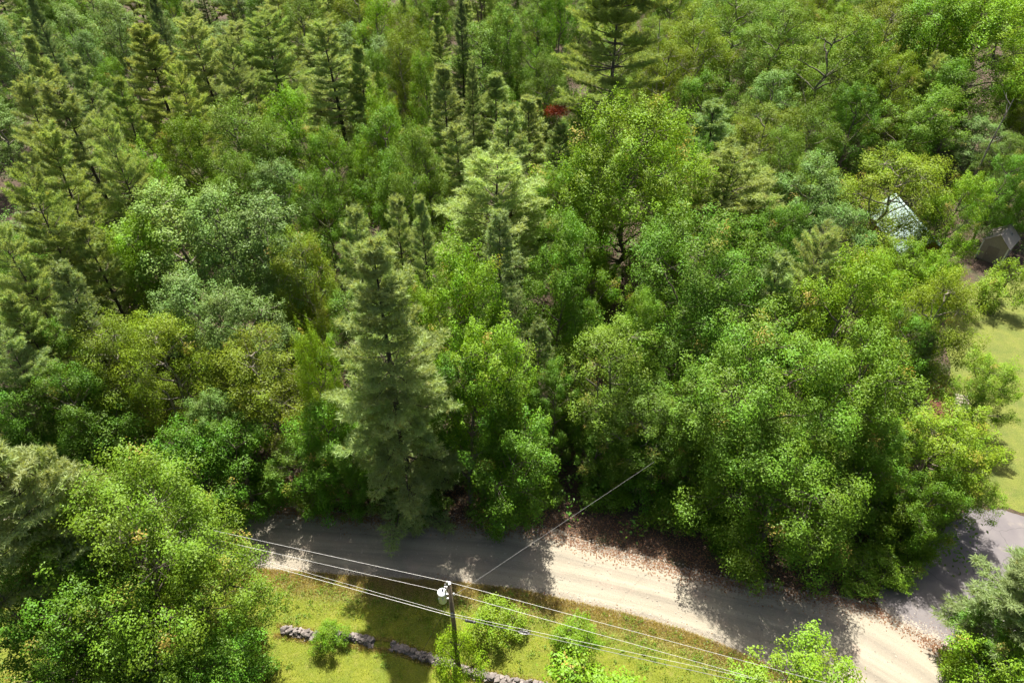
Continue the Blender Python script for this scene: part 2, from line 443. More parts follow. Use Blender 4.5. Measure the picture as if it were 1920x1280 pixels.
def conifer(seed, H, Rc, cb=0.25, dz=0.75, per=5, lowdrop=-4, topang=48, step=0.36, tuft=0.24, nn=11, width=0.032, irr=0.4, power=0.75,
            tw_len=0.46, curl=4.0, mat='needle', twigup=0.12, gap=0.12, belly=1.0, tstart=0.26):
    rng = np.random.default_rng(seed)
    trunk = Tubes(); br = Tubes()
    zt = np.linspace(0, 1, 10); lean = rng.normal(size=2) * 0.012 * H
    tp = np.stack([lean[0] * zt ** 2, lean[1] * zt ** 2, zt * H], 1)
    r0 = 0.012 * H + 0.03
    trunk.add(tp, r0 * (1 - zt * 0.96) * np.where(zt == 0, 1.3, 1), 7)
    B = []; Dv = []; G = []
    z = cb * H; gi = 0
    while z < H - 0.25:
        t = (z - cb * H) / (H * (1 - cb))
        a0 = rng.uniform(0, 6.28)
        npb = max(3, int(per + rng.integers(-1, 2)))
        for k in range(npb):
            if rng.uniform() < gap: continue
            az = a0 + k * 6.283 / npb + rng.normal() * 0.25
            Ln = Rc * ((1 - t) ** power) * (1 - irr * rng.uniform()) * (0.72 + 0.28 * min(1, t / 0.18)) * belly + 0.3
            el = math.radians(lowdrop + (topang - lowdrop) * t ** 1.6 + rng.normal() * 6)
            nseg = 6
            pts = [np.array([np.interp(z, tp[:, 2], tp[:, 0]), np.interp(z, tp[:, 2], tp[:, 1]), z + rng.normal() * 0.1])]
            e = el; az2 = az
            for q in range(nseg):
                d = np.array([math.cos(az2) * math.cos(e), math.sin(az2) * math.cos(e), math.sin(e)])
                pts.append(pts[-1] + d * Ln / nseg)
                e += math.radians(curl + rng.normal() * 2); az2 += rng.normal() * 0.06
            pts = np.array(pts)
            br.add(pts, np.linspace(0.02 + 0.012 * Ln, 0.006, nseg + 1), 4)
            ss = np.arange(tstart + rng.uniform(0, 0.14), 1.0, step / Ln)
            side = 1
            tone = rng.normal(0.5, 0.2)
            for s in ss:
                x = s * nseg; i = min(nseg - 1, int(x)); p = pts[i] + (pts[i + 1] - pts[i]) * (x - i)
                fd = unit(pts[i + 1] - pts[i]); sd = np.array([-fd[1], fd[0], 0]); sd /= np.linalg.norm(sd) + 1e-6
                for sg in (-1, 1):
                    tl = min(1.35, tw_len * Ln * (1.05 - s) + 0.22) * rng.uniform(0.55, 1.1)
                    td = unit(fd * rng.uniform(0.55, 0.95) + sd * sg * rng.uniform(0.6, 1.0) + UP * (twigup + rng.normal() * 0.15))
                    nt_ = max(2, int(tl / 0.21) + 1)
                    u = np.linspace(0.25, 1, nt_)[:, None]
                    tpz = p + td * tl * u + UP * (u ** 2) * tl * 0.12
                    B.append(tpz); Dv.append(np.repeat(td[None], nt_, 0)); G.append(np.full(nt_, tone + rng.normal() * 0.1))
                    if tl > 0.5: br.add(np.array([p, p + td * tl * 0.8]), [0.009, 0.003], 3)
            u = np.linspace(0.7, 1.06, 7)
            for s in u:
                x = s * nseg; i = min(nseg - 1, int(x)); p = pts[i] + (pts[i + 1] - pts[i]) * (x - i)
                B.append(p[None]); Dv.append(unit(pts[-1] - pts[-2])[None]); G.append(np.array([tone]))
        z += dz * rng.uniform(0.75, 1.25) * (1 - 0.35 * t)
    # leader
    zl = np.linspace(H - 0.9, H, 6)
    B.append(np.stack([np.full(6, tp[-1, 0]), np.full(6, tp[-1, 1]), zl], 1)); Dv.append(np.repeat(UP[None], 6, 0)); G.append(np.full(6, 0.6))
    B = np.concatenate(B); Dv = np.concatenate(Dv); G = np.clip(np.concatenate(G), 0, 1)
    idx = np.repeat(np.arange(len(B)), nn); m = len(idx)
    d = unit(Dv[idx] * 0.6 + UP * 0.12 + rng.normal(size=(m, 3)) * 0.62)
    base = B[idx] + rng.normal(size=(m, 3)) * 0.035
    v, f = needle_tris(base, d, tuft, width, rng, 0.35)
    a = np.ones((m, 4)); a[:, 0] = rng.uniform(size=m); a[:, 1] = np.clip(G[idx] + rng.normal(size=m) * 0.06, 0, 1)
    tipc = (rng.uniform(size=len(B)) < 0.012) * 0.6; a[:, 2] = tipc[idx]
    return dict(trunk=trunk.mesh('trunk', M['bark']), branches=br.mesh('branches', M['bark']),
                crown=mesh_np('crown', v, f, M[mat], attr=a), H=H, R=Rc)

PROTO = {}
PROTO['M'] = [broadleaf(11, 16, 4.6, 0.2, 18, 26, 92, 0.155, 0.4, 0.03), broadleaf(12, 16, 4.6, 0.18, 22, 23, 92, 0.155, 0.55, 0.03),
              broadleaf(13, 15, 4.8, 0.2, 17, 28, 92, 0.155, 0.35, 0.03, shape=0.5)]
PROTO['L'] = [broadleaf(21, 16, 4.6, 0.18, 20, 24, 88, 0.155, 0.85, 0.05), broadleaf(22, 15, 4.4, 0.15, 22, 22, 88, 0.155, 0.7, 0.06), broadleaf(23, 16, 4.5, 0.15, 17, 28, 88, 0.155, 0.75, 0.04, 2, shape=0.3)]
PROTO['O'] = [broadleaf(31, 14, 4.0, 0.22, 17, 30, 100, 0.12, 0.3, 0.015, 2, airy=0.25), broadleaf(32, 14, 3.8, 0.2, 19, 28, 100, 0.12, 0.4, 0.015, 2, airy=0.25)]
PROTO['B'] = [broadleaf(41, 16, 4.2, 0.22, 18, 30, 95, 0.125, 0.3, 0.01, 1, airy=0.3), broadleaf(42, 15, 4.0, 0.24, 20, 26, 95, 0.125, 0.25, 0.01, 2, airy=0.3)]
PROTO['A'] = [broadleaf(51, 16, 3.6, 0.28, 15, 28, 78, 0.14, 0.35, 0.01, 1, airy=0.2, aspect=0.8), broadleaf(52, 16, 3.2, 0.25, 14, 28, 78, 0.14, 0.5, 0.01, 1, airy=0.2, aspect=0.8)]
PK = dict(nn=14, tuft=0.30, width=0.052, step=0.31)
PROTO['P'] = [conifer(61, 20, 4.6, 0.2, dz=1.0, irr=0.5, power=0.5, per=6, **PK), conifer(62, 20, 4.4, 0.24, dz=1.05, irr=0.6, gap=0.16, power=0.45, per=6, **PK),
              conifer(63, 17, 5.0, 0.2, dz=1.0, topang=40, power=0.42, irr=0.5, gap=0.14, **PK), conifer(64, 19, 4.8, 0.22, dz=1.1, topang=34, power=0.36, irr=0.65, gap=0.12, per=6, **PK)]
PROTO['Y'] = [conifer(71, 15, 3.2, 0.12, dz=0.8, topang=55, power=0.58, irr=0.5, **PK), conifer(72, 15, 3.0, 0.14, dz=0.85, topang=52, gap=0.14, irr=0.6, power=0.5, **PK)]
SK = dict(per=6, step=0.26, nn=11, width=0.04, twigup=-0.06)
PROTO['S'] = [conifer(81, 17, 2.9, 0.08, dz=0.55, lowdrop=-18, topang=35, tuft=0.19, irr=0.6, power=0.68, tw_len=0.44, curl=6.0, gap=0.16, **SK),
              conifer(82, 13, 2.6, 0.08, dz=0.55, lowdrop=-12, topang=38, tuft=0.2, irr=0.6, power=0.62, tw_len=0.46, curl=5.0, gap=0.18, **SK)]
PROTO['T'] = [conifer(91, 24.5, 6.4, 0.05, dz=1.1, per=6, nn=14, tuft=0.33, width=0.05, step=0.28, tstart=0.15, irr=0.62, power=0.72, lowdrop=-20, topang=46, gap=0.04, curl=5, tw_len=0.42)]     # tall full pine
PROTO['G'] = [conifer(95, 30, 6.8, 0.46, dz=1.1, per=6, nn=15, tuft=0.34, width=0.055, step=0.3, irr=0.45, power=0.4, lowdrop=-6, topang=30, gap=0.16, tw_len=0.42)]
PROTO['X'] = [broadleaf(131, 17, 6.2, 0.18, 24, 38, 88, 0.145, 0.45, 0.02), broadleaf(132, 12, 5.4, 0.12, 18, 36, 92, 0.135, 0.5, 0.03), broadleaf(133, 20, 6.6, 0.2, 26, 38, 72, 0.16, 0.85, 0.04)]
PROTO['F'] = [broadleaf(101, 15, 6.6, 0.1, 36, 40, 88, 0.145, 0.6, 0.05, shape=0.45)]
PROTO['H'] = [broadleaf(111, 5.0, 2.3, 0.04, 9, 40, 80, 0.125, 0.5, 0.02, 3), broadleaf(112, 3.6, 1.9, 0.03, 11, 32, 80, 0.12, 0.4, 0.03, 3)]
PROTO['W'] = [broadleaf(121, 9, 3.6, 0.10, 16, 28, 95, 0.14, 0.35, 0.03), broadleaf(122, 9, 3.6, 0.08, 14, 30, 95, 0.14, 0.45, 0.02, 2)]

SPEC = {  # object name, category, foliage colour, bark colour
    'M': ('maple_tree', 'maple tree', (0.122, 0.238, 0.016), (0.20, 0.17, 0.14)),
    'X': ('maple_tree', 'maple tree', (0.122, 0.238, 0.016), (0.20, 0.17, 0.14)),
    'W': ('maple_tree', 'maple tree', (0.116, 0.238, 0.014), (0.20, 0.17, 0.14)),
    'F': ('maple_tree', 'maple tree', (0.150, 0.268, 0.015), (0.20, 0.17, 0.14)),
    'L': ('maple_tree', 'maple tree', (0.175, 0.305, 0.011), (0.22, 0.19, 0.15)),
    'O': ('birch_tree', 'birch tree', (0.178, 0.252, 0.011), (0.42, 0.38, 0.33)),
    'B': ('beech_tree', 'beech tree', (0.136, 0.232, 0.021), (0.26, 0.24, 0.21)),
    'A': ('aspen_tree', 'aspen tree', (0.155, 0.252, 0.058), (0.36, 0.33, 0.28)),
    'P': ('white_pine', 'pine tree', (0.325, 0.405, 0.165), (0.085, 0.068, 0.055)),
    'T': ('white_pine', 'pine tree', (0.350, 0.450, 0.185), (0.085, 0.068, 0.055)),
    'G': ('white_pine', 'pine tree', (0.300, 0.375, 0.125), (0.15, 0.13, 0.115)),
    'Y': ('white_pine', 'pine tree', (0.305, 0.395, 0.160), (0.10, 0.08, 0.065)),
    'S': ('spruce_tree', 'spruce tree', (0.245, 0.335, 0.150), (0.09, 0.075, 0.06)),
    'H': ('shrub', 'shrub', (0.165, 0.290, 0.012), (0.16, 0.13, 0.10)),
}
GROUPS = {'maple_tree': 'maples of the roadside forest', 'birch_tree': 'birches of the roadside forest', 'beech_tree': 'beeches of the roadside forest',
          'aspen_tree': 'aspens of the roadside forest', 'white_pine': 'white pines of the roadside forest', 'spruce_tree': 'spruces of the roadside forest', 'shrub': 'shrubs along the road'}

def plant(code, variant, x, y, h, r, rot, tint, label, z=0.0, tilt=0.0):
    name, cat, col, bark = SPEC[code]
    pr = PROTO[code][variant % len(PROTO[code])]
    e = obj(name, None, loc=(x, y, z))
    e.rotation_euler = (tilt, 0, rot)
    e.scale = (r / pr['R'], r / pr['R'], h / pr['H'])
    tag(e, label, cat, GROUPS[name])
    for part in ('trunk', 'branches', 'crown'):
        o = obj(part, pr[part], e)
        c = bark if part == 'trunk' else tuple(0.5 * q + w_ for q, w_ in zip(bark, (0.10, 0.09, 0.05))) if part == 'branches' else tuple(a * b for a, b in zip(col, tint))
        o.color = (*c, 1)
    return e

# ------------------------------------------------------------------ setting: ground, road, driveway, lawns
def sheet(name, pts2d, z, mat):
    bm = bmesh.new()
    vsl = [bm.verts.new((x, y, z)) for x, y in pts2d]
    f = bm.faces.new(vsl)
    if f.normal.z < 0: f.normal_flip()
    bmesh.ops.triangulate(bm, faces=bm.faces[:])
    me = bpy.data.meshes.new(name); bm.to_mesh(me); bm.free(); me.materials.append(mat)
    return obj(name, me)

def rough_outline(pts, step=0.6, amp=0.25, seed=1, cuts=2):
    rng = random.Random(seed); out = []
    for _ in range(cuts):                                  # round the corners
        q = []
        for a, b in zip(pts, pts[1:] + pts[:1]):
            q += [(a[0] * .75 + b[0] * .25, a[1] * .75 + b[1] * .25), (a[0] * .25 + b[0] * .75, a[1] * .25 + b[1] * .75)]
        pts = q
    for (a, b) in zip(pts, pts[1:] + pts[:1]):
        d = math.hypot(b[0] - a[0], b[1] - a[1]); n = max(1, int(d / step))
        for i in range(n):
            t = i / n
            out.append((a[0] + (b[0] - a[0]) * t + rng.gauss(0, amp * 0.5), a[1] + (b[1] - a[1]) * t + rng.gauss(0, amp * 0.5)))
    return out

g = sheet('ground', [(-400, -150), (400, -150), (400, 500), (-400, 500)], 0.0, M['floor'])
tag(g, 'brown leaf-littered forest ground under all the trees', 'ground', kind='structure')

TOP = np.array([(-90, 35), (-50, 33.6), (-23.6, 32.2), (-18.4, 32.0), (-13.3, 31.4), (-4.9, 30.9), (1.5, 30.3), (6.3, 28.6), (12.3, 26.7), (16.7, 25.5), (22.0, 24.6), (25.6, 23.6), (27.6, 22.0), (29.4, 20.0), (31.5, 17), (38, 8)], float)
BOT = np.array([(-90, 29), (-50, 28), (-24, 26.8), (-19.0, 26.6), (-12.3, 26.0), (-4.3, 25.5), (0.6, 24.9), (4.4, 24.0), (8.0, 23.1), (11.5, 22.0), (14.3, 20.8), (18.0, 19.0), (21.0, 17.0), (23.5, 15), (26, 12), (31, 4)], float)

def resample(P, n):
    d = np.r_[0, np.cumsum(np.hypot(*np.diff(P, axis=0).T))]
    s = np.linspace(0, d[-1], n)
    # smooth a little
    x = np.interp(s, d, P[:, 0]); y = np.interp(s, d, P[:, 1])
    for _ in range(6):
        x[1:-1] = 0.25 * x[:-2] + 0.5 * x[1:-1] + 0.25 * x[2:]; y[1:-1] = 0.25 * y[:-2] + 0.5 * y[1:-1] + 0.25 * y[2:]
    return np.stack([x, y], 1)

def grid_mesh(name, nu, nv, fn, mat, uvfn):
    verts = []; uvs = []
    for i in range(nu):
        for j in range(nv):
            verts.append(fn(i, j)); uvs.append(uvfn(i, j))
    i, j = np.meshgrid(np.arange(nu - 1), np.arange(nv - 1), indexing='ij')
    a = (i * nv + j).ravel()
    f = np.stack([a, a + nv, a + nv + 1, a + 1], 1)
    me = mesh_np(name, verts, f, mat, smooth=True)
    ul = me.uv_layers.new(name='UVMap')
    uv = np.array(uvs, np.float32)[f.ravel()]
    ul.data.foreach_set('uv', uv.ravel())
    return me

NU, NV = 260, 25
rt = resample(TOP, NU); rb = resample(BOT, NU)
rg = np.random.default_rng(5)
jt = np.convolve(rg.normal(size=NU + 8), np.ones(3) / 3, 'same')[4:-4] * 0.30; jb = np.convolve(rg.normal(size=NU + 8), np.ones(3) / 3, 'same')[4:-4] * 0.22
alen = np.r_[0, np.cumsum(np.hypot(*np.diff((rt + rb) / 2, axis=0).T))]
def road_pt(i, j):
    t = j / (NV - 1)
    p = rb[i] + (rt[i] - rb[i]) * t
    e = (t - 0.5) * 2
    dirv = (rt[i] - rb[i]) / np.linalg.norm(rt[i] - rb[i])
    p = p + dirv * (jt[i] * max(0, e) ** 4 - jb[i] * max(0, -e) ** 4)
    rut = -0.02 * math.exp(-((t - 0.32) / 0.06) ** 2) - 0.02 * math.exp(-((t - 0.66) / 0.06) ** 2)
    return (p[0], p[1], 0.012 + 0.10 * (1 - e * e) + rut)
def road_uv(i, j):
    return (alen[i], 6.0 * j / (NV - 1))
road = obj('road', grid_mesh('road', NU, NV, road_pt, M['gravel'], road_uv))
tag(road, 'pale gravel road crossing below the forest edge', 'road', kind='structure')

dw = rough_outline([(25.2, 24.3), (27.8, 26.1), (30.4, 27.8), (35.0, 31.5), (35.9, 32.0), (37.7, 31.7), (39.7, 31.2), (50, 28.0), (70, 26), (70, 17), (48, 18.5), (38, 20.2), (32, 20.6), (29.5, 20.9), (26.4, 22.6)], 0.35, 0.22, 3)
drive = sheet('driveway', dw, 0.045, M['asphalt'])
tag(drive, 'grey paved driveway meeting the gravel road at the right', 'driveway', kind='structure')

def rb_y(x):
    return float(np.interp(x, BOT[:, 0], BOT[:, 1]))
NX, NY = 130, 40
def lawn_pt(i, j):
    x = -70 + 100 * i / (NX - 1); t = j / (NY - 1)
    y1 = rb_y(x) + 0.5
    y = -12 + (y1 + 12) * t
    z = 0.02 + 0.10 * math.sin(x * 0.33 + y * 0.4) * 0.5 * (1 - t) + 0.05 * (1 - t)
    return (x, y, max(0.01, z))
lawn = obj('lawn', grid_mesh('lawn', NX, NY, lawn_pt, M['lawn'], lambda i, j: (0, (rb_y(-70 + 100 * i / (NX - 1)) + 12.5) * (1 - j / (NY - 1)))))
tag(lawn, 'yellow-green mown lawn in front of the road', 'lawn', kind='structure')

gl = rough_outline([(36.2, 32.3), (37.8, 36.5), (39.6, 40), (41.6, 46), (43.5, 52), (47, 58), (52, 62.5), (60, 64), (75, 63), (120, 60), (120, 20), (70, 26.3), (50, 28.3), (40, 31.5)], 0.8, 0.3, 9)
garden = sheet('lawn', gl, 0.02, M['lawn_garden'])
ul = garden.data.uv_layers.new(name='UVMap')
for lp in ul.data: lp.uv = (0, 20)
tag(garden, 'sunlit mown lawn beyond the driveway at the right edge', 'lawn', kind='structure')

mb = sheet('garden_bed', rough_outline([(37.2, 39.2), (40.3, 39.0), (42.0, 45.5), (38.2, 46)], 0.5, 0.25, 4), 0.012, M['mulch'])
tag(mb, 'reddish bark mulch bed beside the board steps', 'garden bed', kind='structure')

# ------------------------------------------------------------------ trees
TREES = [  # kind, variant, x, y, height, crown radius, turn, colour tint, tilt, landmark, label
    ('T', 8, -8.01, 32.61, 24.6, 7.33, 0.40, (0.98, 0.97, 0.97), 0.03, 'tall', 'tall pale green white pine with drooping plumes at the road edge'),
    ('X', 0, 14.10, 44.40, 17.5, 6.51, 5.36, (0.95, 0.99, 1.05), 0.01, '', 'big dome-shaped light green maple right of the picture centre'),
    ('X', 2, 11.28, 60.52, 21.0, 7.50, 1.84, (1.42, 1.25, 0.44), 0.00, '', 'brightest lime-green maple standing in front of the giant pine trunk'),
    ('G', 7, 10.41, 71.13, 31.0, 7.79, 0.00, (0.97, 1.01, 0.99), -0.02, 'giant', 'giant white pine with a long bare grey trunk at the top edge'),
    ('S', 0, -0.99, 44.66, 19.0, 3.66, 6.10, (1.05, 1.04, 1.01), 0.03, '', 'blue-green spruce with a pointed top just left of the picture centre'),
    ('P', 2, -1.83, 57.31, 17.0, 8.85, 5.83, (1.15, 1.20, 1.05), 0.00, '', 'wide pale yellow-green pine behind the blue-green spruce'),
    ('P', 2, 21.49, 61.14, 16.0, 8.61, 4.52, (0.92, 0.92, 0.69), 0.05, '', 'wide yellowish pine behind the big dome-shaped maple'),
    ('A', 0, -24.89, 51.04, 17.0, 4.04, 5.17, (1.13, 1.14, 1.06), -0.02, '', 'grey-green aspen with pale forked limbs left of the tall roadside pine'),
    ('O', 4, -30.63, 39.22, 13.0, 3.87, 2.19, (0.83, 0.86, 0.80), -0.03, '', 'left one of two olive-yellow birches behind the big front maple'),
    ('O', 6, -26.48, 38.73, 13.0, 3.95, 4.53, (1.08, 1.11, 1.03), 0.02, '', 'right one of two olive-yellow birches behind the big front maple'),
    ('O', 2, -18.96, 37.09, 12.5, 4.18, 0.41, (0.92, 0.87, 0.87), -0.01, '', 'round olive-yellow birch just left of the tall roadside pine'),
    ('X', 0, 17.96, 33.36, 16.0, 6.17, 2.48, (1.13, 1.12, 1.13), 0.01, '', 'broad green maple crown behind the maple overhanging the road'),
    ('X', 1, 18.16, 28.45, 11.5, 5.94, 0.77, (1.03, 1.00, 0.80), -0.00, '', 'spreading green maple whose boughs overhang the sunlit gravel road'),
    ('L', 7, 24.49, 39.37, 17.0, 4.06, 3.24, (1.01, 0.99, 1.03), 0.01, '', 'yellow-green maple with tufted tips below the mint-roofed house'),
    ('O', 2, 34.17, 42.88, 14.0, 3.60, 2.98, (1.13, 1.12, 1.10), 0.01, '', 'olive birch at the edge of the right-hand lawn'),
    ('F', 5, -21.00, 20.17, 15.0, 5.99, 3.49, (0.97, 0.94, 0.93), -0.05, 'front', 'biggest maple in the lower left corner with reddish leaf tips'),
    ('P', 0, -25.52, 21.57, 19.0, 6.22, 6.20, (1.08, 1.06, 1.11), 0.00, '', 'pale feathery pine at the left edge beside the big front maple'),
    ('P', 1, -40.38, 61.06, 22.0, 5.79, 4.24, (0.86, 0.86, 0.84), 0.05, '', 'tall pine with a long dark leaning trunk at upper left'),
    ('P', 1, -21.50, 83.93, 21.0, 6.29, 5.78, (0.98, 1.01, 0.95), 0.01, '', 'pine with a thin bare dark trunk, left of centre at the top'),
    ('P', 0, -43.82, 84.73, 20.0, 5.95, 5.75, (0.94, 0.92, 0.69), -0.03, '', 'full yellow-green pine near the top left between silvery aspens'),
    ('A', 6, -64.91, 105.48, 17.0, 3.78, 2.63, (1.26, 1.21, 1.37), -0.02, '', 'silvery aspen in the top left corner'),
    ('O', 6, 26.08, 101.33, 17.0, 5.79, 1.16, (1.02, 1.05, 0.82), -0.02, '', 'lemon-yellow birch right of the giant pine at the top edge'),
    ('B', 2, 40.29, 90.92, 19.0, 6.68, 3.34, (1.20, 1.13, 0.77), 0.01, '', 'great olive-green beech with a tall narrow crown, upper right'),
    ('L', 9, 62.97, 95.88, 20.0, 7.66, 0.01, (1.06, 1.09, 0.82), 0.03, '', 'tall bright maple filling the top right corner'),
    ('M', 2, 50.67, 84.95, 13.0, 5.68, 6.15, (1.12, 1.08, 0.94), 0.03, '', 'layered light green maple behind the house, upper right'),
    ('O', 9, 39.06, 63.80, 14.0, 5.74, 5.78, (1.07, 1.09, 1.16), -0.01, '', 'rounded olive birch hanging over the mint roof'),
    ('S', 4, -4.72, 79.25, 18.0, 2.39, 5.71, (1.00, 0.98, 0.96), 0.00, '', 'small greyish spruce standing near the top centre'),
    ('M', 2, -34.90, 70.97, 15.0, 3.74, 5.24, (1.15, 1.00, 0.70), -0.02, '', 'round green maple among pale pines at upper left'),
    ('S', 1, -33.06, 40.48, 17.0, 3.10, 5.01, (1.11, 1.05, 1.05), -0.03, '', 'grey-blue spruce at the left above the olive birches'),
    ('L', 1, -4.82, 40.35, 18.0, 3.68, 2.23, (0.95, 1.03, 0.88), 0.02, '', 'bright green maple leaning on the right side of the tall roadside pine'),
    ('L', 0, -0.89, 34.48, 15.5, 3.63, 1.95, (1.04, 1.08, 1.05), -0.00, '', 'bright maple with yellow edges at the road, right of the tall pine'),
    ('B', 5, 7.50, 37.88, 13.5, 4.19, 5.61, (1.20, 1.16, 0.92), -0.02, '', 'oval soft green beech left of the big dome-shaped maple'),
    ('L', 1, 31.16, 32.87, 10.0, 3.72, 0.47, (1.14, 1.03, 1.04), 0.03, '', 'light open maple with a pale leaning limb beside the board steps'),
    ('L', 0, 15.09, 13.33, 10.0, 4.00, 0.62, (1.03, 1.00, 0.84), -0.03, '', 'bright tufted treetop cut by the bottom edge, in front of the gravel road'),
    ('Y', 4, 31.36, 20.62, 11.0, 4.44, 0.07, (0.85, 0.87, 0.88), -0.04, '', 'pale pine at the lower right edge beside the driveway'),
    ('L', 6, -13.96, 34.95, 15.0, 1.84, 6.08, (1.15, 1.08, 1.08), 0.03, '', 'bright green tufted maple left of the tall roadside pine'),
    ('W', 8, -13.46, 32.61, 10.0, 3.12, 3.93, (1.04, 1.10, 1.01), -0.04, '', 'spreading green maple in front and right of the round olive birch'),
    ('M', 3, -16.01, 31.94, 6.5, 2.78, 6.16, (1.06, 1.03, 1.00), -0.02, '', 'mid-green leafy maple in front and right of the round olive birch'),
    ('M', 8, -3.20, 32.48, 13.0, 3.69, 2.18, (0.80, 0.91, 0.85), 0.00, '', 'mid-green leafy maple in front and left of the yellow-edged maple at the road'),
    ('W', 5, 0.00, 31.38, 10.0, 3.63, 1.26, (0.90, 0.94, 0.87), 0.02, '', 'spreading green maple in front of the yellow-edged maple at the road'),
    ('M', 7, 3.29, 36.16, 11.0, 2.24, 1.50, (0.77, 0.82, 0.67), 0.03, '', 'mid-green leafy maple right of the yellow-edged maple at the road'),
    ('B', 5, 9.49, 35.25, 10.0, 3.65, 0.14, (0.92, 0.99, 0.88), 0.01, '', 'soft green fine-leaved beech in front and right of the oval beech'),
    ('M', 5, 6.01, 34.51, 6.5, 2.58, 1.21, (0.88, 0.92, 0.77), 0.06, '', 'mid-green leafy maple in front of the oval beech'),
    ('W', 0, 10.85, 33.80, 5.5, 2.88, 3.74, (0.83, 0.92, 0.73), -0.03, '', 'spreading green maple in front and right of the oval beech'),
    ('M', 0, 13.75, 33.49, 12.0, 3.49, 0.07, (0.95, 0.93, 0.89), -0.02, '', 'mid-green leafy maple left of the broad ash-green maple'),
    ('M', 5, 22.51, 34.51, 15.0, 4.42, 0.55, (1.22, 1.12, 1.13), -0.01, '', 'mid-green leafy maple in front of the yellow-tipped maple'),
    ('L', 3, 26.10, 34.55, 12.0, 3.16, 1.19, (1.02, 1.04, 1.05), -0.05, '', 'bright green tufted maple behind and left of the board steps'),
    ('W', 1, 24.90, 30.81, 9.0, 3.06, 0.91, (0.94, 0.96, 0.78), -0.02, '', 'spreading green maple left of the maple beside the steps'),
    ('M', 7, 28.12, 33.17, 8.0, 2.40, 2.23, (0.83, 0.90, 0.78), 0.03, '', 'mid-green leafy maple left of the maple beside the steps'),
    ('S', 1, 33.20, 41.03, 10.0, 2.09, 3.95, (1.02, 0.94, 1.00), 0.02, '', 'small silvery spruce in front and left of the olive birch by the right lawn'),
    ('Y', 1, 21.38, 44.09, 15.5, 4.21, 1.62, (1.00, 1.05, 1.00), -0.05, '', 'slim pale green pine behind and left of the yellow-tipped maple'),
    ('P', 7, 23.78, 44.60, 17.0, 3.64, 5.32, (1.10, 1.09, 1.16), -0.03, '', 'pale green plumed pine left of the mint-roofed house'),
    ('L', 3, 39.32, 39.88, 7.5, 2.87, 1.18, (1.06, 1.03, 1.07), 0.01, '', 'bright green tufted maple behind and right of the board steps'),
    ('L', 4, 33.44, 31.04, 7.0, 2.34, 4.69, (0.96, 0.97, 0.78), -0.01, '', 'bright green tufted maple in front and right of the maple beside the steps'),
    ('W', 1, 28.96, 28.79, 7.5, 2.25, 1.19, (1.00, 0.98, 0.91), -0.00, '', 'spreading green maple in front of the maple beside the steps'),
    ('H', 2, 27.96, 29.31, 5.0, 2.32, 0.58, (0.77, 0.76, 0.72), 0.03, '', 'low leafy shrub behind and left of the paved driveway'),
    ('H', 8, 29.36, 27.78, 4.0, 1.72, 4.14, (0.76, 0.80, 0.62), -0.05, '', 'low leafy shrub behind the paved driveway'),
    ('H', 4, 51.49, 57.64, 5.0, 2.49, 1.87, (1.26, 1.15, 1.19), -0.04, '', 'low leafy shrub in front of the tan shed'),
    ('P', 6, -35.62, 35.66, 14.0, 4.04, 0.22, (0.93, 1.01, 1.06), -0.03, '', 'pale green plumed pine in front and left of the grey-blue left spruce'),
    ('M', 6, -36.01, 39.18, 12.0, 2.53, 5.03, (0.85, 0.89, 0.86), -0.06, '', 'mid-green leafy maple in front of the grey-blue left spruce'),
    ('M', 3, -32.07, 34.55, 12.0, 2.96, 5.52, (0.75, 0.81, 0.71), 0.03, '', 'mid-green leafy maple left of the right olive birch'),
    ('M', 8, -34.98, 34.00, 11.5, 2.95, 4.66, (0.74, 0.89, 0.89), -0.01, '', 'mid-green leafy maple in front and left of the left olive birch'),
    ('W', 10, -31.11, 34.21, 8.0, 3.45, 1.12, (0.79, 0.81, 0.71), -0.01, '', 'spreading green maple in front of the left olive birch'),
    ('W', 0, -23.61, 32.27, 9.0, 3.32, 0.74, (0.78, 0.91, 0.71), 0.03, '', 'spreading green maple in front and left of the round olive birch'),
    ('W', 6, -19.83, 31.72, 8.5, 3.50, 4.07, (0.79, 0.86, 0.76), 0.03, '', 'spreading green maple in front of the round olive birch'),
    ('A', 10, -21.80, 34.43, 10.0, 2.20, 0.96, (0.82, 0.88, 0.64), -0.04, '', 'grey-green airy aspen in front and left of the round olive birch'),
    ('M', 2, -12.14, 32.16, 8.0, 2.76, 4.95, (0.86, 0.93, 0.84), -0.02, '', 'mid-green leafy maple in front of the tall roadside pine'),
    ('M', 8, -34.13, 32.16, 8.0, 3.15, 4.07, (0.84, 0.86, 0.70), -0.01, '', 'mid-green leafy maple behind and right of the front left pine'),
    ('H', 1, 13.29, 31.12, 2.2, 2.44, 0.53, (0.78, 0.83, 0.97), 0.01, '', 'low leafy shrub left of the maple overhanging the road'),
    ('H', 1, 16.69, 29.05, 1.8, 2.18, 1.76, (0.68, 0.73, 0.74), -0.01, '', 'low leafy shrub in front and left of the maple overhanging the road'),
    ('H', 1, 24.14, 26.41, 1.8, 2.28, 5.58, (0.82, 0.87, 0.97), 0.02, '', 'low leafy shrub left of the paved driveway'),
    ('H', 0, 26.84, 26.29, 2.0, 2.08, 4.31, (0.88, 0.90, 1.02), -0.03, '', 'low leafy shrub in front and right of the maple overhanging the road'),
    ('H', 1, 7.47, 33.02, 2.0, 2.09, 4.27, (0.70, 0.78, 0.77), -0.01, '', 'low leafy shrub in front of the oval beech'),
    ('H', 0, 2.09, 33.07, 1.6, 2.10, 0.08, (0.82, 0.88, 0.91), 0.02, '', 'low leafy shrub behind and right of the utility pole'),
    ('H', 1, -7.79, 31.80, 1.6, 2.06, 3.44, (0.65, 0.72, 0.79), -0.01, '', 'low leafy shrub behind and left of the utility pole'),
